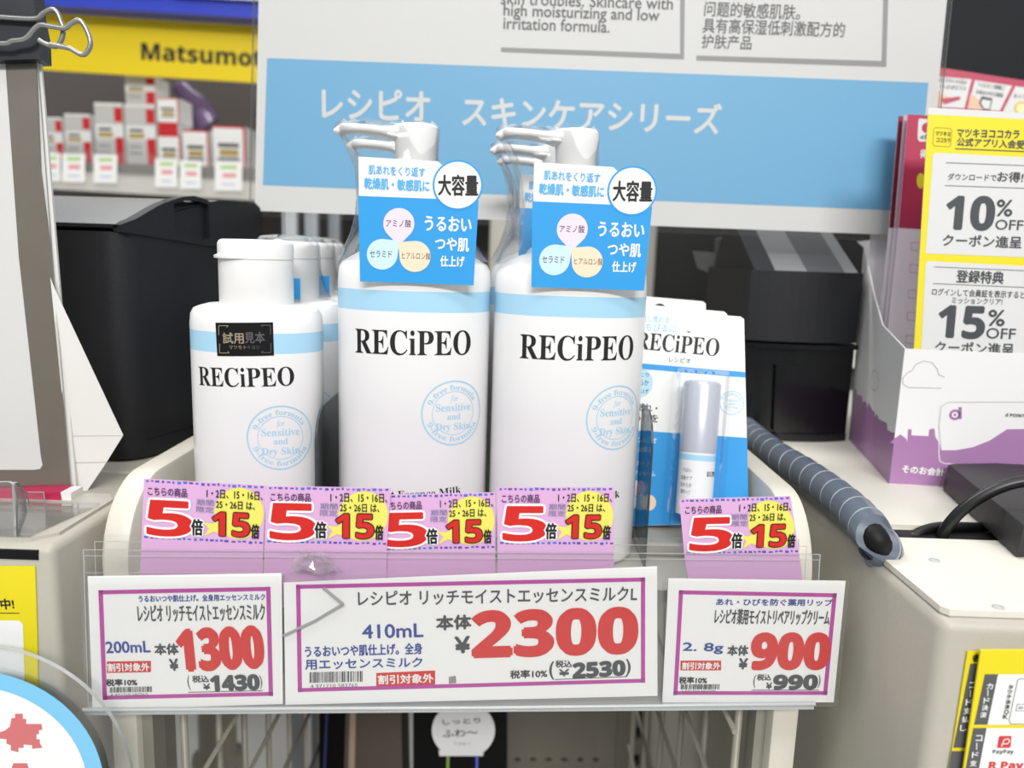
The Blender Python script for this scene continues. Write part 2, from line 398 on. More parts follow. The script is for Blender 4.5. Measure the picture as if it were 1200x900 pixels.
# ------------------------------------------------------------------ display rack
PXL, PXR, PT = -.1805, .1385, .0125
t = thing('display_rack', 'narrow beige display rack with rounded side panels between the two counters', 'rack', (-.02, .45, FLOORZ))
def side_panel(x0, x1, yf):
    r = .036; zt = .042; prof = [(yf, FLOORZ)]
    for k in range(13):
        a = math.pi - k/12*math.pi/2; prof.append((yf+r+r*math.cos(a), zt-r+r*math.sin(a)))
    prof += [(.66, zt), (.66, -.03), (yf+.02, -.03), (yf+.02, FLOORZ)]
    bm = bmesh.new(); A = [bm.verts.new((x0, y, z)) for y, z in prof]; bm.faces.new(A)
    g = bmesh.ops.extrude_face_region(bm, geom=bm.faces[:]); bmesh.ops.translate(bm, vec=(x1-x0, 0, 0), verts=[v for v in g['geom'] if isinstance(v, bmesh.types.BMVert)])
    bmesh.ops.recalc_face_normals(bm, faces=bm.faces[:])
    bmesh.ops.bevel(bm, geom=[e for e in bm.edges if abs(e.verts[0].co.x-e.verts[1].co.x) < 1e-6], offset=.002, segments=2, profile=.5, affect='EDGES')
    q = MB(); q.bm(bm, BEIGE); return q
side_panel(PXL, PXL+PT, .3285).build('side_panel', t)
side_panel(PXR-PT, PXR, .3325).build('side_panel', t)
mb = MB(); mb.box((PXL+PT, .336, -.006), (PXR-PT, .65, 0), mat('shelf_grey_beige', '#b9b6ab', .5, .1, 300)); mb.build('shelf_board', t)
WIRE = mat('wire_white_shaded', '#a29e92', .4)  # pale wires painted darker, under-rack shade included in the colour
for nm, x, ys in (('l', PXL+PT+.009, (.357, .401, .441, .487, .535, .58, .625)), ('r', PXR-PT-.010, (.350, .405, .460, .515, .570, .625))):
    mb = MB()
    for y in ys: mb.tube([(x, y, FLOORZ+.02), (x, y, -.0065)], .002, WIRE, 8)
    for k in range(16): mb.tube([(x+.003*(1 if x < 0 else -1), ys[0]-.006, -.075-.05*k), (x+.003*(1 if x < 0 else -1), ys[-1], -.075-.05*k)], .0014, WIRE, 8)
    mb.build('wire_side', t)
mb = MB(); mb.box((PXL+PT-.002, .345-.012, FLOORZ), (PXL+PT+.005, .345+.0, -.0065), mat('rack_post', '#8d8a80', .45)); mb.build('front_post', t)
mb = MB(); mb.box((PXR-PT-.005, .340, FLOORZ), (PXR-PT+.002, .352, -.0065), mat('rack_post', '#8d8a80', .45)); mb.build('front_post', t)

# ------------------------------------------------------------------ clear price rail
RAIL = Plane((0, .3125, 0), 3)
rp = RAIL.P(540, 830); t = thing('price_rail', 'clear plastic price rail along the front of the rack', 'price rail', rp)
mb = MB(); mb.prism(RAIL, [(111, 634.5), (945, 640), (940, 826), (113, 830)], RAILM, -.0085, -.0073, side=RAILM); mb.build('back_plate', t)
mb = MB(); mb.prism(RAIL, [(98, 644), (961, 649.5), (950, 826), (104, 832)], RAILM, -.0012, 0, side=RAILM)
mb.build('front_plate', t)
mb = MB()
for a, b, w in (((98, 644), (961, 649.5), .7), ((98, 651), (961, 656), .7), ((98, 671), (300, 671), .6), ((98, 644), (104, 832), .9), ((961, 649.5), (950, 826), .9)): mb.line(RAIL, a, b, w, EDGE, 2)
q = RAIL.shift(-.0073)
for a, b, w in (((111, 634.5), (945, 640), .7), ((111, 634.5), (113, 690), .8), ((945, 640), (942, 690), .8)): mb.line(q, a, b, w, EDGE, 1)
mb.build('edge_line', t)
LIPM = mat('lip_plastic', '#b4b7b8', .2, spec=.7)
mb = MB(); a = [RAIL.P(103, 831), RAIL.P(340, 829.5), RAIL.P(560, 828.5), RAIL.P(950, 824)]
for dz, r, w in ((0, .0012, .001), (.0022, .0009, .004), (-.0005, .0014, -.006)): mb.tube([p+RAIL.N*w+Vector((0, 0, dz)) for p in a], r, LIPM, 10)
mb.prism(RAIL, [(103, 827.5), (950, 821), (950, 826), (103, 832.5)], LIPM, -.0085, .0035); mb.build('bottom_lip', t)
mb = MB(); mb.prism(RAIL, [(100, 672), (331, 670), (331.5, 826), (106, 832)], SLEEVE, .0044, .0046); mb.prism(RAIL, [(332, 667), (774, 661), (775, 823), (334, 829)], SLEEVE, .0044, .0046)
mb.build('clear_pocket', t)
# bent crack in the clear pocket and the crumpled bit of film above it
mb = MB(); q = RAIL.shift(.0048); mb.tube([q.P(379, 689), q.P(402, 708)], .0006, mat('crease_grey', '#8f9192', .25), 8); mb.tube([q.P(402, 708), q.P(368, 728), q.P(332, 745)], .0006, mat('crease_grey', '#8f9192', .25), 8); mb.build('crease', t)
mb = MB(); rows = []
for j in range(7):
    f = j/6; rows.append([q.P(338+f*14+i*(62-f*36)/9+random.uniform(-2, 2), 667-f*24+random.uniform(-1.5, 1.5), .0015+random.uniform(0, .0035)) for i in range(10)])
mb.loft(rows, clear('crumpled_film', '#f4f4f4', .05, 2.2, haze=.12), cap=False, smooth=False, closed=False); mb.build('crumpled_film', t)

# ------------------------------------------------------------------ price cards in the rail
def barcode(mb, pl, q, code, pb, lay=2):
    """q: four corners tl tr br bl in pixels"""
    Q = Quad(pl, *q, 95, 10); rnd = random.Random(code); x = 0
    while x < 94:
        wd = rnd.choice((.9, .9, 1.6, 2.3)); mb.poly(Q, [(x, 0), (min(95, x+wd), 0), (min(95, x+wd), 10), (x, 10)], INK, lay); x += wd+rnd.choice((.9, .9, 1.6, 2.2))
    mb.text(pl, code, pb[0], pb[1], pb[2], GREYINK, lay=lay)
CARDPL = RAIL.shift(.0022)
def price_card(label, quad, border, draw):
    mb = MB(); mb.prism(CARDPL, quad, PAPER, -.0004, 0); mb.frame(CARDPL, border, 5, MAG, 1); draw(mb, CARDPL)
    return tag(mb.build('price_card'), label, 'price card', 'magenta bordered price cards')
def d_left(mb, p):
    T = lambda *a, **k: mb.text(p, *a, **k)
    T('うるおいつや肌仕上げ。全身用エッセンスミルク', (163, 705.4), (311, 703), 8, NAVY, bold=.03)
    T('レシピオ リッチモイストエッセンスミルク', (162.5, 728.8), (311, 726.7), 20.5, DIGK, bold=.018)
    T('200mL', (125, 765), (176.5, 764), 14, NAVY, bold=.03)
    mb.poly(p, [(125.4, 775), (177, 774.3), (177, 787.5), (125.4, 788.5)], RED, 1); T('割引対象外', (127, 786.6), (175.5, 785.8), 10, PAPER, bold=.03)
    T('本体', (182, 767), (209.5, 766.7), 13.5, DIGK, bold=.045); T('¥', (200, 785.5), (209.5, 785), 14, DIGK, bold=.05)
    T('1300', (212, 785.6), (309, 781), 50, RED, 'sb', .05)
    T('税率10%', (125, 803.7), (161, 803), 8.5, INK, bold=.045)
    barcode(mb, p, [(129, 805), (178.5, 804), (178.5, 810.5), (129, 811.5)], '4 971710 583762', ((130, 816.4), (173.5, 815.6), 4))
    T('(', (221, 808.5), (224, 808.3), 19, DIGK); T(')', (305, 807.5), (308, 807.4), 18, DIGK)
    T('税込', (226, 799.5), (245, 799), 8.5, DIGK, bold=.04); T('¥', (238.6, 808), (246.5, 807.8), 7.5, DIGK, bold=.05)
    T('1430', (248, 809), (304, 807.5), 18.5, DIGK, 'sb', .06); mb.line(p, (221, 811), (308, 809), .9, INK, 2)
price_card('small price card reading 1300, at the left end of the rail', [(102.7, 675.7), (330, 672), (331.5, 825), (108.5, 832)], [(118, 694), (314.5, 690), (317.5, 813), (123, 817.5)], d_left)
def d_mid(mb, p):
    T = lambda *a, **k: mb.text(p, *a, **k)
    T('レシピオ リッチモイストエッセンスミルクL', (420, 710), (746, 704), 18, DIGK, bold=.02)
    T('410mL', (425, 748), (496, 746), 17, NAVY, bold=.03)
    T('うるおいつや肌仕上げ。全身', (358, 770), (495, 766), 14, NAVY, bold=.03)
    T('用エッセンスミルク', (358, 784.5), (495, 781.5), 12.5, NAVY, bold=.03)
    barcode(mb, p, [(363, 787.5), (425, 786), (425, 798.5), (363, 800)], '4 971710 583765', ((364, 806), (419, 804.6), 4.5))
    mb.poly(p, [(441, 788.5), (510, 785.5), (510, 802), (441, 804)], RED, 1); T('割引対象外', (443.5, 801.5), (508, 799.5), 11.5, PAPER, bold=.03)
    T('本体', (512, 738), (552, 736.5), 17.5, DIGK, bold=.05); T('¥', (534, 765), (551, 764), 20, DIGK, bold=.05)
    T('2300', (555, 769.5), (745, 764), 56, RED, 'sb', .045)
    T('税率10%', (598, 795), (641, 793.5), 10.5, INK, bold=.035)
    T('(', (644, 796), (649, 795.8), 23, DIGK, bold=.02); T(')', (733.5, 792), (738.5, 791.8), 22, DIGK, bold=.02)
    T('税込', (651, 782), (670, 781.5), 9, DIGK, bold=.04); T('¥', (655, 792), (667, 791.6), 8.5, DIGK, bold=.05)
    T('2530', (672, 794), (732, 790.5), 18.5, DIGK, 'sb', .06); mb.line(p, (650, 796), (735, 792.5), .9, INK, 2)
    mb.poly(p, [(526, 793), (534, 791.5), (535, 800), (526, 801)], mat('smudge_grey', '#8d8b88', .6), 2)
price_card('wide price card reading 2300, in the middle of the rail', [(332.5, 683), (770, 664), (770.5, 815.5), (334.5, 826)], [(349.5, 687.5), (753.5, 679), (753.5, 797.5), (351.5, 808.5)], d_mid)
def d_right(mb, p):
    T = lambda *a, **k: mb.text(p, *a, **k)
    T('あれ・ひびを防ぐ薬用リップ', (839, 709), (975, 710), 8.5, NAVY, bold=.03)
    T('レシピオ薬用モイストリペアリップクリーム', (837, 731), (971, 732.6), 19.5, DIGK, bold=.018)
    T('2. 8g', (799.7, 765), (846.5, 766), 13.5, NAVY, bold=.03)
    T('本体', (852, 767.8), (876, 768), 13, DIGK, bold=.045); T('¥', (865.4, 783.6), (875, 783.7), 13.5, DIGK, bold=.05)
    T('900', (880, 783), (968.6, 783), 44.5, RED, 'sb', .055)
    mb.poly(p, [(797.4, 774), (845, 774), (845, 785.5), (797.2, 785.5)], RED, 1); T('割引対象外', (799, 784), (843.5, 784), 9, PAPER, bold=.03)
    T('税率10%', (795.5, 800.7), (828, 800.7), 8.5, INK, bold=.045)
    barcode(mb, p, [(798, 801.5), (843, 801.5), (842.5, 807.5), (797.5, 807.5)], '4 971710 583779', ((798, 811.6), (838, 811.6), 3.6))
    T('(', (882, 806), (885, 806), 17.5, DIGK); T(')', (957.5, 806), (960.5, 806), 17.5, DIGK)
    T('税込', (887, 797), (903, 797), 8, DIGK, bold=.04); T('¥', (897.5, 807), (904, 807), 8, DIGK, bold=.05)
    T('990', (906, 807), (956.5, 807), 18, DIGK, 'sb', .06); mb.line(p, (880.5, 808.4), (959, 808.4), .9, INK, 2)
c = price_card('small price card reading 900, sticking out past the right end of the rail', [(783.4, 678), (991, 681), (977, 823), (776, 823.5)], [(798, 694), (978, 697.5), (967, 812), (791.5, 812)], d_right)
mb = MB(); mb.prism(CARDPL, [(781, 674.5), (993.5, 679), (979, 825), (774, 826)], SLEEVE, .0014, .0016); q = mb.build('sleeve', c); 

# ------------------------------------------------------------------ pink point tags behind the rail's front plate
def point_tag(label, pl, tl, tr, br, bl, sl, sr):
    """printed face tl tr br bl, then the plain strip down to sl sr inside the rail"""
    mb = MB(); mb.prism(pl, [tl, tr, br, sr, sl, bl], PINK, -.0003, 0)
    Q = Quad(pl, tl, tr, br, bl, 100, 50); T = lambda *a, **k: mb.text(Q, *a, **k)
    rnd = random.Random(3)
    for y in (1.6, 48.2):
        x = 2
        while x < 97:
            wd = rnd.uniform(1.6, 3.4); h = rnd.uniform(.6, 1.1); m = DASH if rnd.random() < .6 else DASH2; yy = y+rnd.uniform(-.4, .4)
            mb.poly(Q, [(x, yy-h), (x+wd, yy-h), (x+wd, yy+h), (x, yy+h)], m, 1); x += wd+rnd.uniform(1.2, 2.6)
    mb.disc(Q, (79, 24.5), 20.3, 21.5, YEL, 1); mb.poly(Q, [(58, 34), (66, 27), (68, 44), (59, 40.5), (51, 45), (55, 38), (49, 33)], YEL, 2)
    T('こちらの商品', (4, 13), (36, 13), 7.4, mat('ink_wine', '#54305e', .6), bold=.02, lay=3)
    T('5', (4.5, 46), (42, 46), 31, PAPER, 'sb', .075, 3); T('5', (4.5, 46), (42, 46), 31, RED2, 'sb', .012, 4)
    T('倍', (41, 44), (50, 44), 14, PAPER, bold=.12, lay=4); T('倍', (41, 44), (50, 44), 14, INK, bold=.035, lay=5)
    T('期間', (44, 18.8), (58, 18.8), 5, mat('ink_faint', '#8d84a8', .6), lay=4, bold=.02); T('限定', (44, 24.6), (58, 24.6), 5, mat('ink_faint', '#8d84a8', .6), lay=4, bold=.02)
    T('1・2日、15・16日、', (52, 12.4), (98, 12.4), 7.4, INK, bold=.02, lay=3)
    T('25・26日 は、', (60, 20.8), (92, 20.8), 6.8, INK, bold=.02, lay=3)
    T('15', (58, 43.5), (88.5, 43.5), 20.5, INK, 'sb', .055, 4); T('15', (58, 43.5), (88.5, 43.5), 20.5, RED2, 'sb', .012, 5)
    T('倍', (90, 44.5), (96.5, 44.5), 12.5, INK, bold=.03, lay=5)
    return tag(mb.build('point_tag'), label, 'promotional tag', 'pink 5x 15x point tags')
A, B = RAIL.shift(-.0028), RAIL.shift(-.0042)
point_tag('pink point tag farthest left, below the shorter tester bottle', A, (168.5, 561), (311.5, 569), (308.5, 638.5), (166, 632), (162, 712), (307, 712))
point_tag('pink point tag second from the left, beside the crumpled film', A, (312.5, 569.5), (458, 572), (453.5, 639.5), (310, 637), (308, 712), (452, 712))
point_tag('pink point tag set lower, its left edge tucked behind its neighbour', B, (446, 580), (580.5, 577), (580.5, 643), (444, 646), (443, 712), (580, 712))
point_tag('pink point tag in front of the right-hand pump bottle', A, (582.5, 571), (719.5, 571), (719.5, 639), (583, 639), (583, 712), (719, 712))
point_tag('tilted pink point tag alone at the right, below the lip balm', A, (796, 585), (926.5, 581.5), (936.5, 648), (802, 651), (812, 712), (944, 712))

# ------------------------------------------------------------------ RECiPEO bottles
def seal(mb, sf, c, r, m):
    """round '9-free formula' stamp, c and r in the wall's own metres"""
    mb.ring(sf, c, r*.955, r, m, 1, uv=True); mb.ring(sf, c, r*.655, r*.675, m, 1, uv=True)
    mb.arctext(sf, '9-free formula', c, r*.71, r*.17, R(160), R(28), m, lay=1)
    mb.arctext(sf, '9-free formula', c, r*.71, r*.17, R(200), R(335), m, lay=1, inside=True)
    def T(s, y, wd, h, st='serif'): mb.text(sf, s, (c[0]-wd*r/2, c[1]+y*r), (c[0]+wd*r/2, c[1]+y*r), h*r, m, st, 0, 1, True)
    T('for', .30, .26, .26, 'it'); T('Sensitive', .06, 1.12, .23); T('and', -.20, .42, .19); T('Dry Skin', -.58, 1.12, .28)
def recipeo(mb, sf, bl, br, h, m=INK, lay=1): mb.text(sf, 'RECiPEO', bl, br, h, m, 'serif', 0, lay)
YB = .38
P = lambda px, py, Y=YB: at_y(px, py, Y)
bx = (P(393, 420).x+P(575.5, 420).x)/2 + .0005; BA, BB = .0366, .0258
zb = P(484, 305).z
root = thing('pump_bottle', 'tall white pump bottle with blue band, left of the two front pumps', 'pump bottle', (bx, YB, 0), 'white pump bottles')
wall = Oval((bx, YB, 0), BA, BB)
mb = MB(); z1, z2 = P(484, 366, YB-BB).z, P(484, 341.5, YB-BB).z
prof = [(.0003, .0035), (.0015, .0012), (.004, 0), (z1, 0), (z2, 0), (zb-.010, 0), (zb-.004, .0006), (zb-.0012, .002), (zb, .0042), (zb+.0035, .010), (zb+.0055, .017)]
mb.loft([wall.ring(z, i) for z, i in prof], PLW, mats=[PLW, PLW, PLW, SKY, PLW, PLW, PLW, PLW, PLW, PLW])
recipeo(mb, wall, (417, 413.5), (551, 415.5), 30)
c0 = wall.uv(532, 484); seal(mb, wall, c0, .0155, SEAL)
mb.text(wall, 'Moist Essence Milk', (432, 583), (540, 577.5), 9.5, INK, 'serif', 0, 1)
mb.build('bottle_body', root)
mb = MB(); mb.lathe([(.0155, zb+.003), (.0155, zb+.016), (.0135, zb+.018), (.0135, zb+.022), (.0115, zb+.024)], PLC, (bx, YB, 0)); mb.build('collar', root)
# pump head: stem and flat swept nozzle
px_ = lambda x, y: (P(x, y).x-bx, P(x, y).z)
zt = P(488, 146).z; zs = P(488, 195).z; cx = (P(463, 170).x+P(512, 170).x)/2
mb = MB(); mb.lathe([(.0080, zb+.02), (.0088, zs-.004), (.0092, zs), (.0098, (zs+zt)/2), (.0106, zt-.004), (.0104, zt-.0016), (.0092, zt-.0004), (.005, zt+.0002)], PLC, (cx, YB, 0), 40); ph = mb.build('pump_head', root); mb = MB()
noz = [(488, 147, 166, .0070), (474, 146.5, 166, .0080), (462, 148, 165.5, .0080), (448, 148.8, 160.5, .0076), (432, 146.5, 158, .0068), (416, 145, 156.5, .0058), (404, 144.8, 157, .0056), (398, 147.5, 159.5, .0050), (393, 152, 156, .0040)]
rings = []
for x, ya, yb, hw in noz:
    a, b = P(x, ya).z, P(x, yb).z; X = P(x, 150).x; m_, h_ = (a+b)/2, (a-b)/2
    rings.append([Vector((X, YB+math.copysign(abs(math.cos(q))**.7, math.cos(q))*hw, m_+math.copysign(abs(math.sin(q))**.7, math.sin(q))*h_)) for q in [2*math.pi*k/20 for k in range(20)]])
mb.loft(rings, PLC); mb.build('nozzle', ph)
# printed tag hanging in front of the pump
TP = Plane((cx, YB-BB-.0022, 0), 0, 0)
tg = MB(); outer = [(420, 183.5), (513, 189)]
ccx, ccy, cr = 536.5, 217, 29.5
outer += [(ccx+cr*math.cos(R(a)), ccy+cr*math.sin(R(a))) for a in range(-128, 46, 6)]
outer += [(560, 238), (555, 334.5), (422, 330)]
tg.prism(TP, outer, CARDW, -.0006, 0)
tg.poly(TP, [(419.7, 229.5), (561, 235), (555, 334.3), (422, 329.8)], TAGB, 1)
tg.disc(TP, (ccx, ccy), cr, cr, TAGB, 2); tg.disc(TP, (ccx, ccy), cr-2.2, cr-2.2, CARDW, 3)
T = lambda *a, **k: tg.text(TP, *a, **k)
T('大容量', (514, 229), (560, 229.5), 21.5, INK, bold=.025, lay=4)
T('肌あれをくり返す', (432, 204), (498, 207.5), 9.5, LBLUE, bold=.02)
T('乾燥肌・敏感肌に', (427, 221), (503, 224.5), 11.5, LBLUE, bold=.03)
def drop(c, r, ang, m, lay=2):       # a petal: round end and a point
    p = []
    for k in range(29):
        a = ang + R(50) + k/28*R(260); p.append((c[0]+r*math.cos(a), c[1]+r*math.sin(a)))
    p.append((c[0]+r*1.42*math.cos(ang), c[1]+r*1.42*math.sin(ang))); tg.poly(TP, p, m, lay)
drop((467.5, 262), 18.2, R(90), mat('petal_pink', '#ecd9ee', .5)); drop((448, 298), 18, R(-38), mat('petal_blue', '#c9e6f6', .5), 2.3); drop((486.5, 300.5), 18.2, R(-140), mat('petal_peach', '#f6dcc0', .5), 2.6)
T('アミノ酸', (452.5, 266), (482, 266.5), 8, INK, lay=3); T('セラミド', (433.5, 301.5), (459.5, 302), 7.5, INK, lay=3); T('ヒアルロン酸', (471, 303.5), (504.5, 304.5), 7.5, INK, lay=3)
T('うるおい', (498, 270), (552, 272), 15.5, CARDW, bold=.03); T('つや肌', (510, 293), (549, 295), 14, CARDW, bold=.03); T('仕上げ', (516, 312), (544, 313), 11.5, CARDW, bold=.03)
tg.build('hang_tag', root)
# loose shrink film round the pump
lv = [(306, 397, 572, .024), (292, 402, 563, .0225), (276, 411, 552, .020), (255, 416, 540, .018), (230, 418, 528, .016), (205, 417, 519, .014), (185, 411, 515, .012), (168, 402, 514, .0115), (156, 395, 515, .011), (148, 392, 514, .0095), (142.5, 400, 506, .005)]
rings = []; rnd = random.Random(5)
for y, xa, xb, hy in lv:
    a, b, z = P(xa, y).x, P(xb, y).x, P(484, y).z
    rings.append([Vector(((a+b)/2+(b-a)/2*math.cos(q)+rnd.uniform(-.0005, .0005), YB+hy*math.sin(q)+rnd.uniform(-.0008, .0008), z+rnd.uniform(-.0008, .0008))) for q in [2*math.pi*k/28 for k in range(28)]])
mb = MB(); mb.loft(rings, FILM, cap=False); mb.build('shrink_film', root)
bx2 = (P(577, 420).x+P(753, 420).x)/2
dup(root, (bx2, YB, 0), R(3), 'tall white pump bottle with blue band, right of the two front pumps')
pr = root.children
def rear(px, Y, lab): dup(root, (at_y(px, 300, Y).x, Y, 0), 0, lab)
rear(489, .4345, 'white pump bottle directly behind the left-hand front pump bottle')
rear(653, .4345, 'white pump bottle right behind the right-hand front pump bottle, nozzle peeking out')
rear(652, .4875, 'white pump bottle last in the right-hand row, nearest the blue sign')

# shorter flip-top bottles
YS = .376; S = lambda px, py, Y=YS: at_y(px, py, Y)
sx = (S(227.5, 430).x+S(378, 430).x)/2; SA, SB = .0311, .0215
zs_ = S(302, 359).z
root = thing('lotion_bottle', 'shorter white flip-top bottle with black tester sticker, front left', 'lotion bottle', (sx, YS, 0), 'white flip-top bottles')
wall = Oval((sx, YS, 0), SA, SB); mb = MB()
z1, z2 = S(302, 415, YS-SB).z, S(302, 391, YS-SB).z
prof = [(.0003, .0035), (.0015, .0012), (.004, 0), (z1, 0), (z2, 0), (zs_-.008, 0), (zs_-.0035, .0005), (zs_-.001, .0018), (zs_, .004), (zs_+.0012, .008), (zs_+.0016, .014)]
mb.loft([wall.ring(z, i) for z, i in prof], PLW, mats=[PLW, PLW, PLW, SKY, PLW, PLW, PLW, PLW, PLW, PLW])
recipeo(mb, wall, (234, 451.5), (345, 451.5), 23.5)
c0 = wall.uv(329, 513); seal(mb, wall, c0, .0155, SEAL)
body = mb.build('bottle_body', root)
def blank_body(rt, nm='bottle_body'): pass
mb = MB()                                                     # tester sticker, curved round the wall
def patch(mb, sf, q, m, lay):
    mb.poly(sf, q, m, lay)
STK = mat('sticker_black', '#141414', .25)
for lay in (1, 2): patch(mb, wall, [(253, 378), (320, 377.5), (321, 416.5), (255, 417)], STK, lay)
SILV = mat('sticker_silver_lit', '#c3b59b', .35, metal=.6); SILV2 = mat('sticker_silver_shaded', '#5a5a60', .35)  # one silver foil in two tones: lit left half, shaded right half painted in
mb.text(wall, '試用', (262, 402.5), (286, 402.5), 13, SILV, bold=.02, lay=3); mb.text(wall, '見本', (287.5, 402), (311, 401.5), 13, SILV2, bold=.02, lay=3)
mb.text(wall, 'マツモト', (269, 409), (289, 409), 4.5, SILV, lay=3); mb.text(wall, 'キヨシ', (290, 409), (305, 409), 4.5, SILV2, lay=3)
for x0, y0, sx_, sy_ in ((257, 381.5, 1, 1), (317, 381, -1, 1), (317.5, 413, -1, -1), (258, 413.5, 1, -1)):
    mb.pline(wall, [(x0, y0+11*sy_), (x0, y0), (x0+11*sx_, y0), (x0+9*sx_, y0+2*sy_)], .8, SILV if sx_ > 0 else SILV2, 3)
stk = mb.build('tester_sticker', root)
ccx = (S(258, 310).x+S(342.5, 310).x)/2; zc0, zc1, zc2 = S(300, 356).z, S(300, 303).z, S(300, 281).z; rc = .0171
mb = MB(); mb.lathe([(rc-.001, zc0-.002), (rc, zc0-.0005), (rc, zc1-.0005), (rc-.0006, zc1-.0002)], PLC, (ccx, YS, 0), 64); cap = mb.build('cap', root)
mb = MB(); mb.lathe([(rc-.0007, zc1-.0003), (rc+.0002, zc1), (rc+.0002, zc2-.002), (rc-.0006, zc2-.0006), (rc-.002, zc2), (.004, zc2+.0002)], PLC, (ccx, YS, 0), 64)
lip = []                                                       # thumb lip along the front left of the lid
for k in range(15):
    a = R(185+k*6); o = .0022*math.sin(math.pi*(k+.4)/14.8)
    lip.append([Vector((ccx+r*math.cos(a), YS+r*math.sin(a), zc1+dz)) for r, dz in ((rc-.001, -.0002), (rc+.0002+o, 0), (rc+.0003+o, .0012), (rc-.001, .0024))])
mb.loft(lip, PLC); o = mb.build('cap_lid', cap)
# rear ones: no sticker, neck tag and film instead
lst = list(root.children)
NT = MB(); nz0, nz1 = zc0+.0006, zc0+.0115; ypl = YS-SB+.003
NP = Plane((ccx, YS-rc-.0012, 0)); NT.poly(NP, [(-.012, nz0), (.0125, nz0), (.0125, nz1), (-.012, nz1)], TAGB, 1, True); NT.prism(NP, [(-.012, nz0), (.0125, nz0), (.0125, nz1), (-.012, nz1)], CARDW, -.0006, 0, uv=True)
rings = []
for z, ra in ((zs_+.002, .024), (zs_+.006, .0205), (zc1-.006, .0182), (zc2-.002, .0182), (zc2+.002, .014), (zc2+.003, .005)):
    rings.append([Vector((ccx+ra*math.cos(q)+rnd.uniform(-.0004, .0004), YS+min(ra, .0186)*math.sin(q), z+rnd.uniform(-.001, .001))) for q in [2*math.pi*k/28 for k in range(28)]])
for i, (px, Y, lab) in enumerate(((335, .424, 'white flip-top bottle second in its row, just behind the tester'), (357, .4725, 'white flip-top bottle third in its row, blue neck tag showing'), (372, .521, 'white flip-top bottle last in its row, under the sign'))):
    X = at_y(px, 300, Y).x; r = dup(root, (X, Y, 0), 0, lab, skip=('tester_sticker',))
    if i == 0:
        q = MB(); q.__dict__.update({k: (list(v) if isinstance(v, list) else v) for k, v in NT.__dict__.items()})
        nt = NT.build('neck_tag', root); fl = MB(); fl.loft(rings, FILM, cap=False); ff = fl.build('shrink_film', root)
        nt.parent = r; ff.parent = r; first = r
    else:
        for src in (nt, ff):
            c = src.copy(); COL.objects.link(c); c.parent = r
            if i == 1 and src is nt: c.location.x += .0065

# clear dividers between the rows
def divider(label, px, py, Yf, ztop, ln=.27):
    X = at_y(px, py, Yf).x; pl = Plane((X, Yf, 0), 90); r = .016
    prof = [(0, 0), (ln, 0), (ln, ztop)] + [(r-r*math.sin(a), ztop-r+r*math.cos(a)) for a in [k/8*math.pi/2 for k in range(9)]]
    mb = MB(); mb.prism(pl, prof, ACR, -.0005, .0005, side=ACRE, uv=True)
    return tag(mb.build('divider'), label, 'divider', 'clear shelf dividers')
divider('clear shelf divider between tester bottle and left pump bottle', 370, 540, .350, at_y(372, 482, .350).z)
divider('clear shelf divider between right pump bottle and the lip balm', 762, 560, .3625, at_y(760, 488, .3625).z, .033)

# ------------------------------------------------------------------ lip balm on blister cards
LP = Plane(at_y(810, 480, .402), -13, 11)
base = LP.P(805, 612); root = thing('lip_balm_pack', 'blue and white lip balm blister card at the front of its stack', 'lip balm', base, 'lip balm blister cards')
mb = MB(); hole = [(810+9*math.cos(k*math.pi/10), 382+8.5*math.sin(k*math.pi/10)) for k in range(20)]
LW = mat('blister_card_white', '#f2f2f0', .4)
mb.prism(LP, [(724, 358), (868, 371), (872, 374), (877.5, 612), (728, 617)], LW, -.0005, 0, holes=[hole])
mb.poly(LP, [(724, 423.5), (873.3, 436), (873.5, 442.5), (724, 430)], TAGB, 1); mb.poly(LP, [(726, 503), (875.5, 513), (877.4, 611.6), (728, 616.6)], TAGB, 1)
mb.text(LP, 'RECiPEO', (745, 409), (842, 418), 21, INK, 'serif', 0, 1); mb.text(LP, 'レシピオ', (784, 424), (809, 426), 6, INK, lay=1)
mb.text(LP, '繰り返し荒れる', (738, 376), (784, 379), 8, SEAL, bold=.02, lay=1); mb.text(LP, 'くちびるに', (748, 387), (792, 390), 9, SEAL, bold=.02, lay=1)
mb.disc(LP, (748, 448), 17, 18, mat('pale_blue_spot', '#b9dcef', .5), 1)
for s_, y in (('しっとり', 441), ('なめらか', 451), ('仕上げ', 460)): mb.text(LP, s_, (738, y), (760, y+1), 7 if y == 451 else 5, INK, lay=2)
mb.text(LP, 'ひびあれ・', (728, 480), (770, 483), 9, INK, bold=.02, lay=1); mb.text(LP, 'あれを', (742, 493), (771, 495), 9, INK, bold=.02, lay=1); mb.text(LP, '防ぐ', (742, 505), (757, 506), 8, SEAL, lay=2)
for s_, x0, x1, y in (('レシピオ', 738, 770, 518), ('薬用モイスト', 733, 764, 529), ('リペア', 744, 762, 546), ('リップクリーム', 733, 768, 557)): mb.text(LP, s_, (x0, y), (x1, y+1.5), 6.5, LW, lay=2)
for c_, m_ in (((748, 572), 'petal_pink'), ((738, 588), 'petal_blue'), ((760, 589), 'petal_peach')): mb.disc(LP, c_, 9, 9.5, MATS[m_], 2)
u = LP.uv(857.5, 472); mb.ring(LP, u, .0058, .0062, SEAL, 1, uv=True); mb.ring(LP, u, .0039, .0041, SEAL, 1, uv=True)
mb.arctext(LP, '9-free formula', u, .0044, .0010, R(160), R(20), SEAL, lay=1)
for s_, dy, wd in (('Sensitive', .0006, .0062), ('and', -.0012, .003), ('Dry Skin', -.0032, .0062)): mb.text(LP, s_, (u.x-wd/2, u.y+dy), (u.x+wd/2, u.y+dy), .0015, SEAL, 'serif', 0, 1, True)
mb.build('backing_card', root)
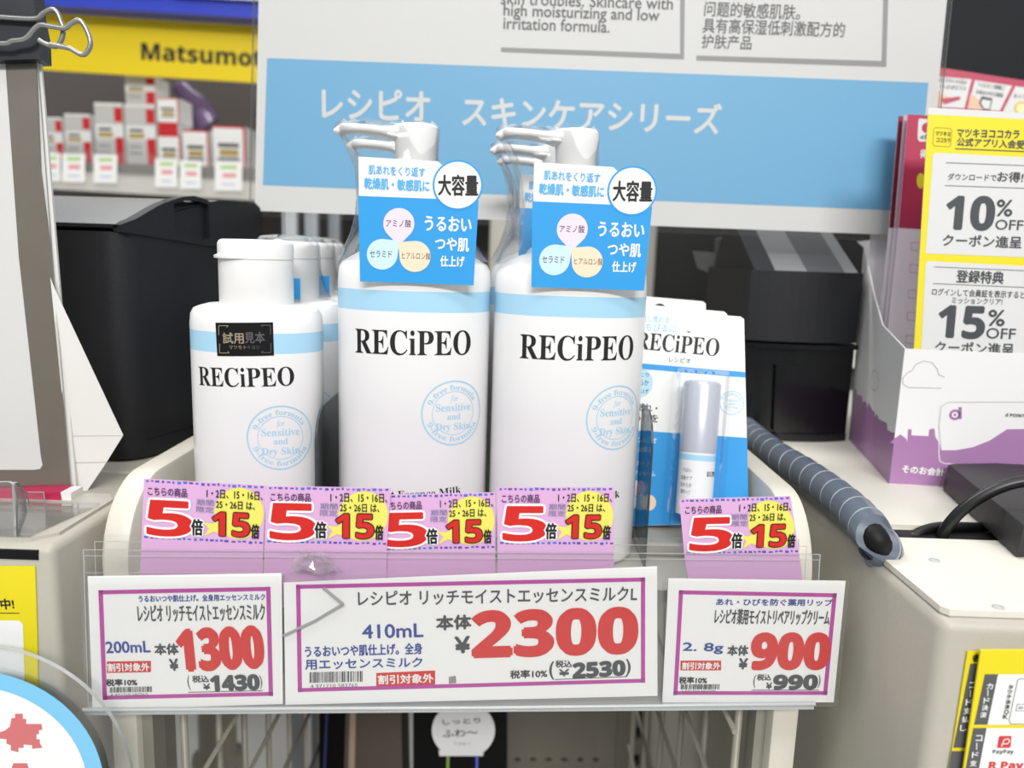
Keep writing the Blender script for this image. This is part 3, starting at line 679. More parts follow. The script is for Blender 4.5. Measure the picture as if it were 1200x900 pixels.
a, b = LP.uv(823, 447), LP.uv(823, 600); rr = .0094; wst = rr+.0012
ax = lambda v: LP.pt(a.x, v, wst)
LIL = mat('balm_cap_silver', '#c9cbd6', .25, metal=.25)
def balm(prof, m, nm, par, mats=None):
    q = MB(); n = 40; rings = [[ax(v)+(LP.U*math.cos(2*math.pi*k/n)+LP.N*math.sin(2*math.pi*k/n))*r for k in range(n)] for r, v in prof]
    q.loft(rings[::-1], m, mats=mats[::-1] if mats else None); return q
va, vb = a.y, b.y; v1, v2, v3 = LP.uv(823, 528).y, LP.uv(823, 531.5).y, LP.uv(823, 538).y
tube = balm([(rr*.97, v1), (rr*.97, v2), (rr*.97, v3), (rr*.97, vb), (rr*.6, vb-.001)], PLW, 'balm_tube', root, [PLW, SKY, PLW, PLW])
class Rod:
    curved = True; scale = LP.scale
    def pt(s, u_, v, w=0): an = u_/rr; return ax(v) + (LP.U*math.sin(an)+LP.N*math.cos(an))*(rr*.97+w)
rod = Rod()
for s_, u0, u1, dv in (('うるおい', -.0075, -.0025, -.006), ('密着ケア', -.0085, -.002, -.010), ('なめらか', -.0085, -.002, -.0135), ('薬用リップ', -.008, -.0025, -.017)): tube.text(rod, s_, (u0, v3+dv), (u1, v3+dv), .0021, GREYINK, 'r', 0, 1, True)
tube.text(rod, 'RECiPEO', (.0055, v3-.0075), (.0125, v3-.0075), .0026, INK, 'serif', 0, 1, True)
tb = tube.build('balm_tube', root)
balm([(rr*.7, va), (rr*.93, va-.0008), (rr, va-.0022), (rr, v1-.0002), (rr*.96, v1-.0003)], LIL, 'balm_cap', root).build('balm_cap', tb)
mb = MB(); rings = []
for v, g in ((va+.006, .0), (va+.0055, .7), (va+.003, 1), (vb-.003, 1), (vb-.006, 1), (vb-.008, .0)):
    hw, dp = .0135, .0215*g+.0002
    rings.append([LP.pt(a.x+hw*x_*(.85+.15*g), v, dp*y_+.0001) for x_, y_ in ((-1.15, 0), (-1, .35), (-.95, .8), (-.8, 1), (.8, 1), (.95, .8), (1, .35), (1.15, 0))])
mb.loft(rings, clear('blister_plastic', '#fcfdfe', .06, .3), cap=False, closed=False); mb.build('blister', root)
c1 = LP.P(872, 372)
dup(root, base + (at_y(852, 366, .432)-c1), 0, 'lip balm blister card second in the stack, only its top edge showing')
dup(root, base + (at_y(827, 354, .462)-c1), 0, 'lip balm blister card at the back of the stack, rising highest')

mb = MB(); mb.bbox((.0672, .376, .0002), (.1235, .475, .0074), mat('shelf_grey_beige', '#b9b6ab', .5), .0015); tag(mb.build('shelf_riser'), 'low grey riser under the lip balm cards', 'riser')
# ------------------------------------------------------------------ hanging series sign
SP = Plane((0, .535, 0)); t = thing('shelf_sign', 'large white and blue series sign in a clear holder behind the bottles', 'sign', SP.P(690, 262))
mb = MB(); mb.prism(SP, [(305.5, -130), (1121, -110), (1082, 276.5), (298.5, 247)], SIGNW, -.001, 0)
mb.poly(SP, [(313, 68), (1088, 97), (1073, 247.5), (308, 217)], SIGNB, 1)
mb.text(SP, 'レシピオ', (378, 138), (503, 142), 31, SIGNW, bold=.028); mb.text(SP, 'スキンケアシリーズ', (542, 147), (843, 157), 31, SIGNW, bold=.028)
mb.text(SP, 'skin troubles. Skincare with', (587, 5), (788, 11.5), 12, STXT, bold=.015); mb.text(SP, 'high moisturizing and low', (590, 22.5), (772, 29), 15, STXT, bold=.015); mb.text(SP, 'irritation formula.', (590, 34), (714, 38.5), 12, STXT, bold=.015)
mb.text(SP, '问题的敏感肌肤。', (825, 19), (937, 23.5), 15, STXT, bold=.01); mb.text(SP, '具有高保湿低刺激配方的', (823, 38.5), (989, 44), 15, STXT, bold=.01); mb.text(SP, '护肤产品', (822, 56.5), (880, 58.5), 14, STXT, bold=.01)
mb.poly(SP, [(587, 55.5), (797, 63), (797, -40), (803, -40), (801.5, 69.7), (587, 61)], SGREY, 1)
mb.poly(SP, [(816, 65), (1033, 71.5), (1036, -40), (1042, -40), (1038.5, 78.5), (816, 71)], SGREY, 1); mb.build('sign_card', t)
mb = MB(); mb.prism(SP, [(300, -135), (1126, -115), (1085, 284), (293, 253)], clear('holder_acrylic', '#ffffff', .06, .6, .25, 25), .0006, .0022, side=EDGE)
mb.prism(SP, [(300, -135), (1126, -115), (1085, 284), (293, 253)], MATS['holder_acrylic'], -.0021, -.0012, side=EDGE); mb.build('acrylic_holder', t)
for px in (340, 385):
    mb = MB(); p = SP.P(px, 240, -.006); mb.box((p.x-.006, p.y, .0005), (p.x+.006, p.y+.0025, p.z), MATS['holder_acrylic']); mb.build('support_stem', t)

# ================================================================== right counter: leaflet box, leaflets, devices, cables
def onc(px, py, z=CZ): return at_z(px, py, z)
A0, A1 = onc(1042, 567), onc(995, 515)
f_dir = Vector((math.cos(R(-5)), math.sin(R(-5)), 0))
class Skew(Plane):                           # upright wall through a point along a plan direction, front side to the left of it
    def __init__(s, O, U, N=None):
        s.O = Vector(O); s.U = U.normalized(); s.V = Vector((0, 0, 1)); s.N = s.U.cross(s.V); s.scale = (s.O-CAM).dot(FWD)/F
BF = Skew(A0, f_dir); BS = Skew(A1, A0-A1)
BOXW = mat('box_white', '#ecebec', .4); BOXP = mat('box_purple', '#a97cab', .4); BOXL = mat('box_outline', '#c9c4ca', .45)
root = thing('leaflet_box', 'white and purple cardboard leaflet box printed with a town skyline, on the right counter', 'leaflet box', A0)
wid = .17; dep = (A1-A0); hf = BF.uv(1044, 408).y
mb = MB(); mb.prism(BF, [(0, 0), (wid, 0), (wid, hf), (.0, hf)], BOXW, -.0008, 0, uv=True)
sky = [(1043, 519), (1048, 514), (1055, 509), (1062, 514), (1063, 519), (1064, 503), (1068, 503), (1068, 510), (1085, 511), (1088, 511), (1089, 503), (1095, 502), (1096, 512), (1101, 520)]
pu = [tuple(BF.uv(*q)) for q in sky]
mb.poly(BF, [(0, .0003), (wid, .0003), (wid, BF.uv(1200, 488).y)] + [tuple(BF.uv(*q)) for q in [(1180, 503), (1160, 516), (1140, 524), (1120, 527.5), (1103, 527.5)]] + pu[::-1] + [(0, pu[0][1])], BOXP, 1, True)
mb.pline(BF, [(1101, 474), (1100, 530), (1101, 540), (1106, 543), (1200, 549)], 1, BOXW, 2)
mb.pline(BF, [(1200, 471), (1112, 471), (1103, 476), (1100, 500), (1103, 527)], 1, BOXL, 2)
cl = [(1103, 455), (1064, 454), (1058, 450), (1058, 443), (1063, 437), (1069, 434), (1073, 427), (1082, 423), (1092, 425), (1098, 432), (1100, 439), (1107, 442)]
mb.pline(BF, cl, .9, mat('cloud_line', '#b3aeb2', .5), 1)
mb.text(BF, 'そのお会計', (1056.5, 553.5), (1105.5, 558), 9, BOXW, bold=.04)
u = BF.uv(1119, 486); mb.ring(BF, u, .0017, .0031, BOXP, 1, uv=True); mb.disc(BF, (1119, 486), 1.6, 1.6, BOXP, 1); mb.poly(BF, [(1123, 477), (1127, 477), (1127, 491), (1123, 491)], BOXP, 1)
mb.text(BF, 'd POINT CARD', (1178, 488), (1216, 490), 4, INK, 'sb')
mb.build('front_panel', root)
mb = MB(); L = dep.length; sd = [(1042, 408), (1034, 381), (1024, 345), (1012, 290), (1004, 283), (1001, 283)]
prof = [(0, 0), (L, 0)] + [(min(L, BS.uv(*q).x), BS.uv(*q).y) for q in sd[:-1]] + [(0, BS.uv(1004, 283).y)]
prof[2] = (L, hf)
mb.prism(BS, prof, BOXW, -.0008, 0, uv=True)
tw = [(0, .052), (.006, .052), (.006, .049), (.02, .051), (.022, .046), (.03, .049), (.034, .044), (.036, .050), (.045, .046), (.05, .046), (.051, .041), (.054, .046), (.06, .043), (.075, .045), (.077, .040), (.085, .041)]
tw = [(x*L/.09, z*.7) for x, z in tw]; tw = [q for q in tw if q[0] < L]+[(L, .030)]
mb.poly(BS, [(0, .0003)]+tw+[(L, .0003)] if False else [(0, .0003), (L, .0003)]+tw[::-1], BOXP, 1, True)
pe = [(1025+5.5*math.cos(k/16*2*math.pi)*(1 if math.sin(k/16*2*math.pi) < 0.2 else .65), 446-12*math.sin(k/16*2*math.pi)) for k in range(17)]
mb.pline(BS, pe, .8, MATS['cloud_line'], 1); mb.build('side_panel', root)
mb = MB(); bk = A0+dep; far = bk+f_dir*wid
n = f_dir.cross(Vector((0, 0, 1)))
mb.add([bk, far, far+Vector((0, 0, .16)), bk+Vector((0, 0, .16))], [(0, 1, 2, 3)], BOXW)
mb.add([bk+Vector((0, .0008, 0)), far+Vector((0, .0008, 0)), far+Vector((0, .0008, .16)), bk+Vector((0, .0008, .16))], [(3, 2, 1, 0)], BOXW)
mb.prism(Skew(A0+f_dir*wid, dep), [(0, 0), (L, 0), (L, .15), (0, hf)], BOXW, -.0008, 0, uv=True)
mb.add([A0, A0+f_dir*wid, far, bk], [(0, 1, 2, 3)], BOXW); mb.build('back_panel', root)

# leaflets in the box
LF = Plane(A0+f_dir*.03+Vector((0, .0085, 0)), -5, 4)
mb = MB(); LW2 = mat('leaflet_white', '#d6d6d6', .5)
def clip(pl, x, z): return pl.pt(pl.U.dot(Vector((x, 0, 0))), 0)
lowz = .004
q = [(1088, 126), (1290, 137)]; uvs = [LF.uv(*p) for p in q]; ll = LF.uv(1071, 407); k = (uvs[0].x-ll.x)/(uvs[0].y-ll.y)
bot = [(uvs[1].x - (uvs[1].y-lowz)*0, lowz), (ll.x-(ll.y-lowz)*k*.3, lowz)]
mb.prism(LF, [tuple(uvs[0]), tuple(uvs[1])]+[tuple(b) for b in bot]+[tuple(ll)], LW2, -.0004, 0, uv=True)
mb.poly(LF, [(1087.5, 134), (1280, 144), (1275, 440), (1069.5, 432)], YELS, 1)
mb.poly(LF, [(1096, 179), (1270, 188), (1262, 304), (1084.5, 297), (1093, 182)], LW2, 2); mb.poly(LF, [(1087, 306), (1265, 315), (1262, 445), (1078, 436), (1084.5, 309)], LW2, 2)
T = lambda *a, **k: mb.text(LF, *a, **k)
mb.pline(LF, [(1094, 152), (1096, 149.5), (1113, 150.5), (1115.5, 153), (1114, 170), (1112, 172), (1095, 171), (1093, 169), (1094, 152)], .8, mat('icon_olive', '#a89a1f', .5), 2)
T('マツキヨ', (1096, 159), (1113, 160), 5, INK, bold=.03); T('ココカラ', (1097, 166.5), (1113, 167.5), 5, INK, bold=.03)
T('マツキヨココカラ', (1121, 160.5), (1193.5, 162.5), 9, DIGK, bold=.03, lay=3); T('公式アプリ入会受付中!', (1120.7, 171), (1222, 175.5), 9, DIGK, bold=.03, lay=3)
mb.line(LF, (1119, 174.3), (1230, 179), 1, DIGK, 3)
for a, b in (((1108.5, 190.8), (1250, 196)), ((1107, 217.6), (1250, 222.5)), ((1094, 312.7), (1250, 319.5)), ((1093, 332.3), (1250, 339))): mb.line(LF, a, b, .8, GREYINK, 3)
T('ダウンロードで', (1110, 211), (1167, 212.5), 7.5, DIGK, bold=.02, lay=3); T('お得!', (1168, 213), (1198, 214), 11, DIGK, bold=.03, lay=3)
T('10', (1107, 268.5), (1162.7, 270), 37, DIGK, 'sb', .03, 3); T('%', (1166.5, 253), (1185, 253.8), 18, DIGK, bold=.03, lay=3); T('OFF', (1165.5, 269), (1198, 270), 11, DIGK, bold=.02, lay=3)
T('クーポン進呈', (1104, 288), (1196, 291), 13, DIGK, bold=.03, lay=3); T('登録特典', (1120, 331), (1175, 333), 14, DIGK, bold=.03, lay=3)
T('ログインして会員証を表示すると', (1091.7, 346), (1200, 350), 8, DIGK, bold=.02, lay=3); T('ミッションクリア!', (1115, 355.5), (1174, 357.5), 7, DIGK, bold=.02, lay=3)
T('15', (1098, 395), (1151.7, 397), 36, DIGK, 'sb', .03, 3); T('%', (1157, 381.5), (1176, 382.3), 18, DIGK, bold=.03, lay=3); T('OFF', (1155, 396.5), (1189, 397.7), 12, DIGK, bold=.02, lay=3)
T('クーポン進呈', (1095, 413), (1187, 416), 13, DIGK, bold=.03, lay=3)
tag(mb.build('leaflet'), 'yellow and white 10% and 15% OFF coupon sheet standing at the front of the box', 'leaflet')
CRIM = mat('leaflet_crimson', '#b02a4e', .45); CRIM2 = mat('leaflet_crimson_edge', '#7d1836', .45)
labs = ['crimson point leaflet directly behind the yellow coupon sheet', 'crimson leaflet second behind the coupon sheet, a thin edge showing', 'crimson leaflet at the very back of the box, its left edge showing']
for i, (x0, y0, m_) in enumerate(((1064, 134, CRIM), (1059, 135, mat('leaflet_rose', '#c9a0b0', .5)), (1053, 136, CRIM2))):
    pl = Plane(A0+f_dir*.03+Vector((0, .067+i*.006, 0)), -5, 1); mb = MB()
    a = pl.uv(x0, y0); b = pl.uv(1190, y0+7); c = pl.uv(x0-11, 267); e = pl.uv(1190, 275)
    lo = .006; kx = (a.x-c.x)/(a.y-c.y)
    mb.prism(pl, [tuple(a), tuple(b), (b.x, lo), (c.x-(c.y-lo)*kx*.0, lo), tuple(c)], mat('leaflet_pale', '#e9dfe6', .5), -.0006, 0, uv=True)
    mb.poly(pl, [tuple(a), tuple(b), tuple(e), tuple(c)], m_, 1, True)
    if i == 0:
        mb.poly(pl, [(1077, 139), (1092, 140), (1091, 166), (1077, 166), (1075, 162), (1076, 142)], LW2, 2); mb.text(pl, 'd払', (1078, 163), (1090, 163.5), 5, INK, bold=.03, lay=3); mb.disc(pl, (1086, 150), 6, 6, CRIM, 3)
        mb.text(pl, '得', (1077.5, 185), (1087, 185.5), 9, LW2, bold=.04); mb.disc(pl, (1079, 212), 5, 9, YELS, 2)
        for y in (284, 310, 340, 366, 393): mb.frame(pl, [(1068-(y-284)*.06, y), (1078-(y-284)*.06, y+.5), (1078-(y-284)*.06, y+10), (1068-(y-284)*.06, y+9)], .8, mat('faint_pink', '#d9a9c0', .5), 1)
    tag(mb.build('leaflet'), labs[i], 'leaflet', 'crimson leaflets in the box')

# POS terminal behind, with a crimson instruction strip on its foot
t = thing('pos_terminal', 'black till terminal at the top right, behind the coupon leaflets', 'till', (.45, .80, CZ))
mb = MB(); pl = Plane((0, .70, 0), -8, 6)
mb.prism(pl, [(1085, -150), (1420, -150), (1400, 130), (1082, 88)], mat('screen_black', '#15171c', .6, spec=.2), -.03, 0); mb.build('screen', t)
mb = MB(); p = pl.P(1230, 120, -.015); mb.bbox((p.x-.05, p.y-.004, CZ), (p.x+.05, p.y+.02, p.z-.005), DARK, .004); mb.bbox((p.x-.1, p.y-.06, CZ), (p.x+.1, p.y+.1, CZ+.02), DARK, .004); mb.build('stand', t)
pl = Plane(at_y(1150, 105, .66), -8, 8); mb = MB()
mb.prism(pl, [(1085, 76.5), (1290, 108), (1290, 175), (1085, 150)], CRIM, -.003, 0)
for q in ([(1086, 88.5), (1138.5, 93), (1130, 127), (1086, 125)], [(1142.5, 94), (1186, 100.5), (1171.5, 130), (1133.5, 127.5)], [(1190, 101), (1240, 109), (1228, 136), (1175, 131)]): mb.poly(pl, q, LW2, 1)
def up(s_, br, bl, h): mb.text(pl, s_, br, bl, h, GREYINK, bold=.02)
up('1円からつかえます。', (1133, 94), (1098, 90.5), 5); up('たとえば1ポイント', (1132, 101.5), (1097, 98.5), 5)
up('ご確認ください。', (1178, 101), (1146, 97), 5); up('登録方法の中身を', (1176, 109.5), (1144, 105), 5); up('ポイントを', (1212, 112), (1188, 110), 5)
SKIN = mat('drawn_skin', '#e2b69a', .5)
mb.poly(pl, [(1097, 104), (1103, 110), (1113, 114), (1109, 121), (1097, 125)], SKIN, 2); mb.poly(pl, [(1101, 116), (1125, 113), (1125, 117), (1107, 122.5)], CRIM, 3); mb.poly(pl, [(1104, 123), (1125, 117), (1125, 126), (1105, 125)], mat('drawn_grey', '#d5d5d6', .5), 2)
mb.poly(pl, [(1137, 109), (1149, 118), (1153, 128), (1134, 127)], SKIN, 2); mb.poly(pl, [(1150, 113), (1163, 115.5), (1160, 129), (1152, 128.5), (1147, 121)], INK, 3); mb.poly(pl, [(1151, 116.5), (1161, 118), (1159, 128), (1153, 127.5), (1149, 121)], MATS['drawn_grey'], 4)
mb.disc(pl, (1197, 127), 9, 8, mat('coin_gold', '#d8b24a', .4), 2); mb.disc(pl, (1197, 127), 6, 5.3, mat('coin_light', '#efe0a8', .4), 3)
tag(mb.build('instruction_strip'), 'crimson instruction strip with upside-down pictures, leaning below the till screen', 'sign strip')

# receipt printer
pc = onc(940, 520); py0 = pc.y
t = thing('receipt_printer', 'dark receipt printer on the right counter, seen under the sign', 'printer', (pc.x, py0+.05, CZ))
def convex(xa, xb, y, bulge, z0, z1, dep, rr=.003):
    n = 12; pts = []
    for k in range(n+1):
        f = k/n; pts.append((xa+(xb-xa)*f, y-bulge*(1-(2*f-1)**2)))
    pts += [(xb, y+dep), (xa, y+dep)]; return pts
fr = Plane((0, py0+.012, 0)); u0, u1 = fr.uv(874, 400), fr.uv(1003, 405)
z_lo1, z_hi1 = fr.uv(940, 402).y+.001, fr.uv(940, 318).y
mb = MB(); slab(mb, convex(u0.x, u1.x, py0+.012, .006, 0, 0, .12), z_lo1, z_hi1, DARK); 
mb.build('printer_lid', t)
mb = MB(); slab(mb, convex(u0.x-.001, u1.x+.002, py0+.012, .008, 0, 0, .12), z_lo1-.0045, z_lo1-.0015, DARKG)
slab(mb, convex(u0.x+.001, u1.x, py0+.014, .006, 0, 0, .11), CZ+.004, z_lo1-.004, DARKG); slab(mb, convex(u0.x+.0005, u1.x, py0+.013, .008, 0, 0, .11), CZ, CZ+.005, DARK)
q = fr.shift(-.003); mb.prism(q, [(903, 425), (930, 426), (926, 488), (905, 505), (900, 500)], DARKG, 0, .012); mb.build('printer_base', t)
mb = MB(); a = Vector((u0.x+.004, py0+.02, z_hi1)); slope = [(0, z_hi1+.0005), (.09, z_hi1+.042), (.115, z_hi1+.042), (.115, z_hi1+.0005)]
sp = Plane((u0.x+.004, py0+.02, 0), 90); mb.prism(sp, slope, mat('printer_grey', '#3b3c3f', .45), -(u1.x-u0.x-.008)-.0, 0, uv=True) if False else None
def wedge(x0, x1, m_, dz=0):
    mb.add([(x0, py0+.018, z_hi1), (x1, py0+.018, z_hi1), (x1, py0+.10, z_hi1+.045+dz), (x0, py0+.10, z_hi1+.045+dz), (x0, py0+.13, z_hi1), (x1, py0+.13, z_hi1)], [(0, 1, 2, 3), (0, 3, 4), (1, 5, 2), (3, 2, 5, 4), (0, 4, 5, 1)], m_)
W_ = u1.x-u0.x
wedge(u0.x+.004, u0.x+.018, DARK); wedge(u0.x+.018, u0.x+.040, mat('printer_grey', '#7d7e80', .4), -.001); wedge(u0.x+.040, u0.x+.066, mat('printer_mid', '#4a4b4e', .45)); wedge(u0.x+.066, u1.x-.001, mat('printer_grey', '#7d7e80', .4), -.001); mb.build('paper_cover', t)
# small payment gadget and dark cabinet left of the printer
pg = onc(815, 500); pl = Plane((0, .72, 0)); t = thing('card_terminal', 'dark card terminal on a post, half hidden left of the receipt printer', 'card reader', (pl.P(852, 480).x, .725, CZ))
mb = MB(); a, b = pl.P(842, 278), pl.P(863, 337); mb.bbox((a.x, .716, b.z), (b.x, .735, a.z), mat('terminal_grey', '#3a3c40', .4), .003); mb.build('head', t)
mb = MB(); mb.tube([(t.location.x, .726, CZ), (t.location.x, .726, b.z+.002)], .006, BLK, 16); mb.lathe([(.018, CZ), (.018, CZ+.004), (.010, CZ+.008), (.006, CZ+.009)], BLK, (t.location.x, .726, 0), 24); mb.build('post', t)
mb = MB(); mb.prism(pl, [(812, 294), (842, 296), (842, 322), (832, 320), (818, 314)], mat('terminal_label', '#8b8b8c', .5), -.002, 0); mb.build('label_plate', t)
t = thing('till_cabinet', 'black cabinet filling the gap behind the right-hand bottles and lip balm', 'cabinet', (.7, 1.40, FLOORZ))
mb = MB(); mb.bbox((.19, 1.37, FLOORZ), (1.4, 1.43, .5), BLK, .004); mb.build('cabinet_body', t)
pl = Plane((0, 1.37, 0)); mb = MB(); mb.prism(pl, [(765, 306), (768, 309), (760, 330), (755, 334)], mat('dim_red', '#8c1322', .5), 0, .0015); mb.build('red_sticker', t)

# spiral wrapped cable along the counter edge
pts = [(868, 498, .007), (905, 530, .009), (945, 556, .0095), (985, 586, .0095), (1012, 612, .0095), (1026, 632, .0075), (1034, 647, -.001), (1040, 660, -.012)]
path = [at_z(x, y+0, CZ+h) for x, y, h in pts]; sp_ = spline(path, 14)
mb = MB(); mb.tube(sp_, .0056, BLK, 14)
o = tag(mb.build('cable_bundle'), 'dark cable bundle in grey spiral wrap along the right counter edge', 'cable'); cb = o
SPI = mat('spiral_wrap_grey', '#5d6674', .3, spec=.6)
mb = MB(); up_ = None; rows = []; Lp = 0; turns = []
N = len(sp_); n = 28
for i, p in enumerate(sp_):
    tt = (sp_[min(i+1, N-1)]-sp_[max(i-1, 0)]).normalized()
    a = Vector((0, 0, 1)); a = (a-tt*a.dot(tt)).normalized(); b = tt.cross(a)
    if i: Lp += (p-sp_[i-1]).length
    rows.append((p, a, b, Lp))
pitch = .0145; tot = Lp-.020; steps = int(tot/pitch*n)
def onpath(s_):
    for i in range(1, N):
        if rows[i][3] >= s_:
            f = (s_-rows[i-1][3])/max(1e-9, rows[i][3]-rows[i-1][3]); return [rows[i-1][k].lerp(rows[i][k], f) for k in range(3)]
    return rows[-1][:3]
strip = []
for k in range(steps+1):
    th = 2*math.pi*k/n; s0 = pitch*k/n
    r_ = []
    for ds, rr in ((0, .0088), (pitch*.45, .0086), (pitch*.9, .0083), (pitch*.9, .0075), (0, .0078)):
        p, a, b = onpath(min(Lp, s0+ds)); r_.append(p+(a*math.cos(th)+b*math.sin(th))*rr)
    strip.append(r_)
mb.loft(strip, SPI)
mb.tube([r_[2] for r_ in strip], .00045, mat('spiral_lip', '#98a0aa', .3), 6)
me_parent = cb
ORG[cb.name] = Vector(cb.location); o = mb.build('spiral_wrap', cb)

# loose black cables and the black power box
CAB = mat('cable_black', '#0e0f11', .35)
def cable(label, pts, r):
    mb = MB(); mb.tube([at_y(x, y, Y) for x, y, Y in pts], r, CAB, 12, res=10); tag(mb.build('power_cable'), label, 'cable', 'black cables on the right counter')
def cz(px, py, h): p = at_z(px, py, CZ+h); return (px, py, p.y)
cable('thick black cable arching up and over the black power box', [(1098, 655, .354), (1104, 628, .352), (1122, 603, .350), (1150, 582, .348), (1185, 567, .346), (1230, 560, .344)], .0027)
cable('black cable lying lower, bending round to the right', [(1056, 650, .3535), (1072, 628, .356), (1098, 618, .360), (1140, 618, .363), (1180, 620, .366), (1240, 622, .368)], .0025)
q0, q1 = onc(1103, 574), onc(1190, 655); ht = .0155
t = tag(None, '', '') if False else None
mb = MB(); d1 = (q1-q0); d1.z = 0; e1 = Vector((.16, .03, 0))
bm = bmesh.new(); cs = [q0, q0+e1, q1+e1, q1]; 
vb_ = [bm.verts.new(p+Vector((0, 0, .0003))) for p in cs]; vt = [bm.verts.new(p+Vector((.0015, 0, ht))) for p in cs]
bm.faces.new(vb_); bm.faces.new(vt[::-1])
for i in range(4): bm.faces.new((vb_[i], vt[i], vt[(i+1) % 4], vb_[(i+1) % 4]))
bmesh.ops.recalc_face_normals(bm, faces=bm.faces[:]); bmesh.ops.bevel(bm, geom=bm.edges[:], offset=.0018, segments=2, profile=.5, affect='EDGES')
mb.bm(bm, mat('box_black', '#2b2a2c', .55, .3, 800)); tag(mb.build('power_box'), 'flat black power box on the right counter, in front of the leaflet box', 'device')

# payment signs on the right counter's front
pl0 = Plane((0, YFR-.0004, 0)); dyl = pl0.shift(.0035)
GAP = mat('sign_panel_white', '#ededec', .5)
def vtext(mb, sf, s_, a, b, sz, m, lay=3, bold=.03):
    n = len(s_)
    for i, ch in enumerate(s_):
        f = (i+.5)/n; x, y = a[0]+(b[0]-a[0])*f, a[1]+(b[1]-a[1])*f
        if ch == 'ー': mb.poly(sf, [(x-sz*.06, y-sz*.45), (x+sz*.06, y-sz*.45), (x+sz*.06-.4, y+sz*.45), (x-sz*.06-.4, y+sz*.45)], m, lay)
        else: mb.text(sf, ch, (x-sz*.42, y+sz*.42), (x+sz*.42, y+sz*.42), sz*.84, m, bold=bold, lay=lay)
t = None
mb = MB(); mb.prism(pl0, [(1133, 762.5), (1290, 762.5), (1262, 1010), (1094, 1010)], YELS, 0, .0006); q = pl0.shift(.0006)
mb.text(q, '各', (1139, 775), (1148.5, 775), 9.5, INK, bold=.05)
mb.poly(q, [(1137, 777.5), (1160, 777.5), (1145, 876), (1117, 876)], SHADE, 1); mb.poly(q, [(1115, 880), (1140, 880), (1130, 980), (1098, 980)], SHADE, 1)
vtext(mb, q, 'コード支払し', (1140, 797), (1127, 857), 9, GAP)
tag(mb.build('payment_sign'), 'yellow payment sign behind the other on the right counter front, mostly covered', 'sign', 'yellow payment signs')
q = dyl; mb = MB(); mb.prism(q, [(1149.5, 762), (1330, 762), (1300, 1010), (1113, 1010)], YELS, -.0007, 0)
mb.poly(q, [(1154, 790), (1169.5, 790), (1157, 849), (1141.5, 849)], SHADE, 1); mb.poly(q, [(1169.5, 790), (1300, 790), (1290, 849), (1157, 849)], GAP, 1)
mb.poly(q, [(1140.5, 853), (1156, 853), (1136, 960), (1120, 960)], SHADE, 1); mb.poly(q, [(1156, 853), (1290, 853), (1270, 960), (1136, 960)], GAP, 1)
vtext(mb, q, 'カード決済', (1160, 799), (1150.5, 841), 8.5, GAP); vtext(mb, q, 'コード支払い', (1147.5, 859), (1134, 918), 9, GAP); vtext(mb, q, 'タッチ決済OK', (1184, 801.5), (1177, 842), 6.5, INK)
mb.pline(q, [(1240, 795), (1195, 795), (1192, 797), (1182, 844), (1184, 848), (1240, 848)], .8, GREYINK, 2); mb.frame(q, [(1191.5, 825), (1215, 825), (1213, 832.5), (1190, 832.5)], .6, GREYINK, 2); mb.text(q, 'iD Pay', (1193, 831), (1208, 831), 3.6, INK, lay=2, bold=.03)
mb.poly(q, [(1171, 862), (1185, 862), (1184, 874), (1182, 876), (1168, 876), (1168.5, 873), (1170, 864)], mat('pay_red', '#d23a3f', .5), 2)
mb.pline(q, [(1173, 874), (1176, 866), (1181, 865), (1182.5, 868), (1180, 871), (1173, 871)], 1.3, GAP, 3)
mb.text(q, 'PayPay', (1162.5, 884), (1187, 884), 6.5, INK, 'sb', 0); mb.text(q, 'R Pay', (1158, 903), (1198, 903), 12, MATS['pay_red'], 'sb', .03)
tag(mb.build('payment_sign'), 'front yellow payment sign with red payment logo on the right counter front', 'sign', 'yellow payment signs')

# ================================================================== left counter: framed notice, folded stand, clear holder, bin, signs
NP = Plane(at_y(60, 500, .372), 8, 3)
t = thing('notice_board', 'white notice with grey-brown border in a clear frame at the left edge', 'sign', NP.P(20, 575))
BORD = mat('border_taupe', '#7b746a', .35, .4, 90, vary=.08)
mb = MB(); mb.prism(NP, [(-170, -60), (33, -60), (42, 72), (47, 200), (60, 300), (83, 577), (-170, 577)], BORD, -.0012, 0)
mb.poly(NP, [(-140, -60), (1, -60), (7, 83), (22, 300), (48, 535), (50, 545), (47, 549.5), (40, 550.5), (-140, 550.5)], mat('notice_white', '#f1f1ef', .5, .2, 200), 1); mb.build('notice_card', t)
mb = MB(); mb.prism(NP, [(-172, -60), (37, -60), (46, 72), (63, 300), (88, 601), (82, 610), (-172, 612)], MATS['holder_acrylic'], .0008, .0022, side=EDGE); mb.build('clear_front', t)
mb = MB(); mb.prism(NP, [(-175, -40), (36, -40), (50, 120), (67, 325), (90, 600), (83, 612), (78, 575), (-175, 578)], mat('stand_white', '#e9e7e3', .5), -.0035, -.0016); mb.build('backing_board', t)
e0 = NP.P(85, 560, -.004); SD = Skew(Vector((e0.x, e0.y, 0)), Vector((.80, .6, 0)))
mb = MB(); fold = [(59, 325), (64, 338), (144.5, 510), (125, 541.5), (88, 596), (82, 560)]
mb.prism(SD, fold, mat('stand_white', '#e9e7e3', .5), -.0008, 0)
mb.line(SD, (81, 511), (144, 510.5), .7, EDGE, 1); mb.line(SD, (83, 542.5), (125, 541.5), .9, mat('fold_grey', '#bcb8b2', .5), 1); mb.build('folded_support', t)
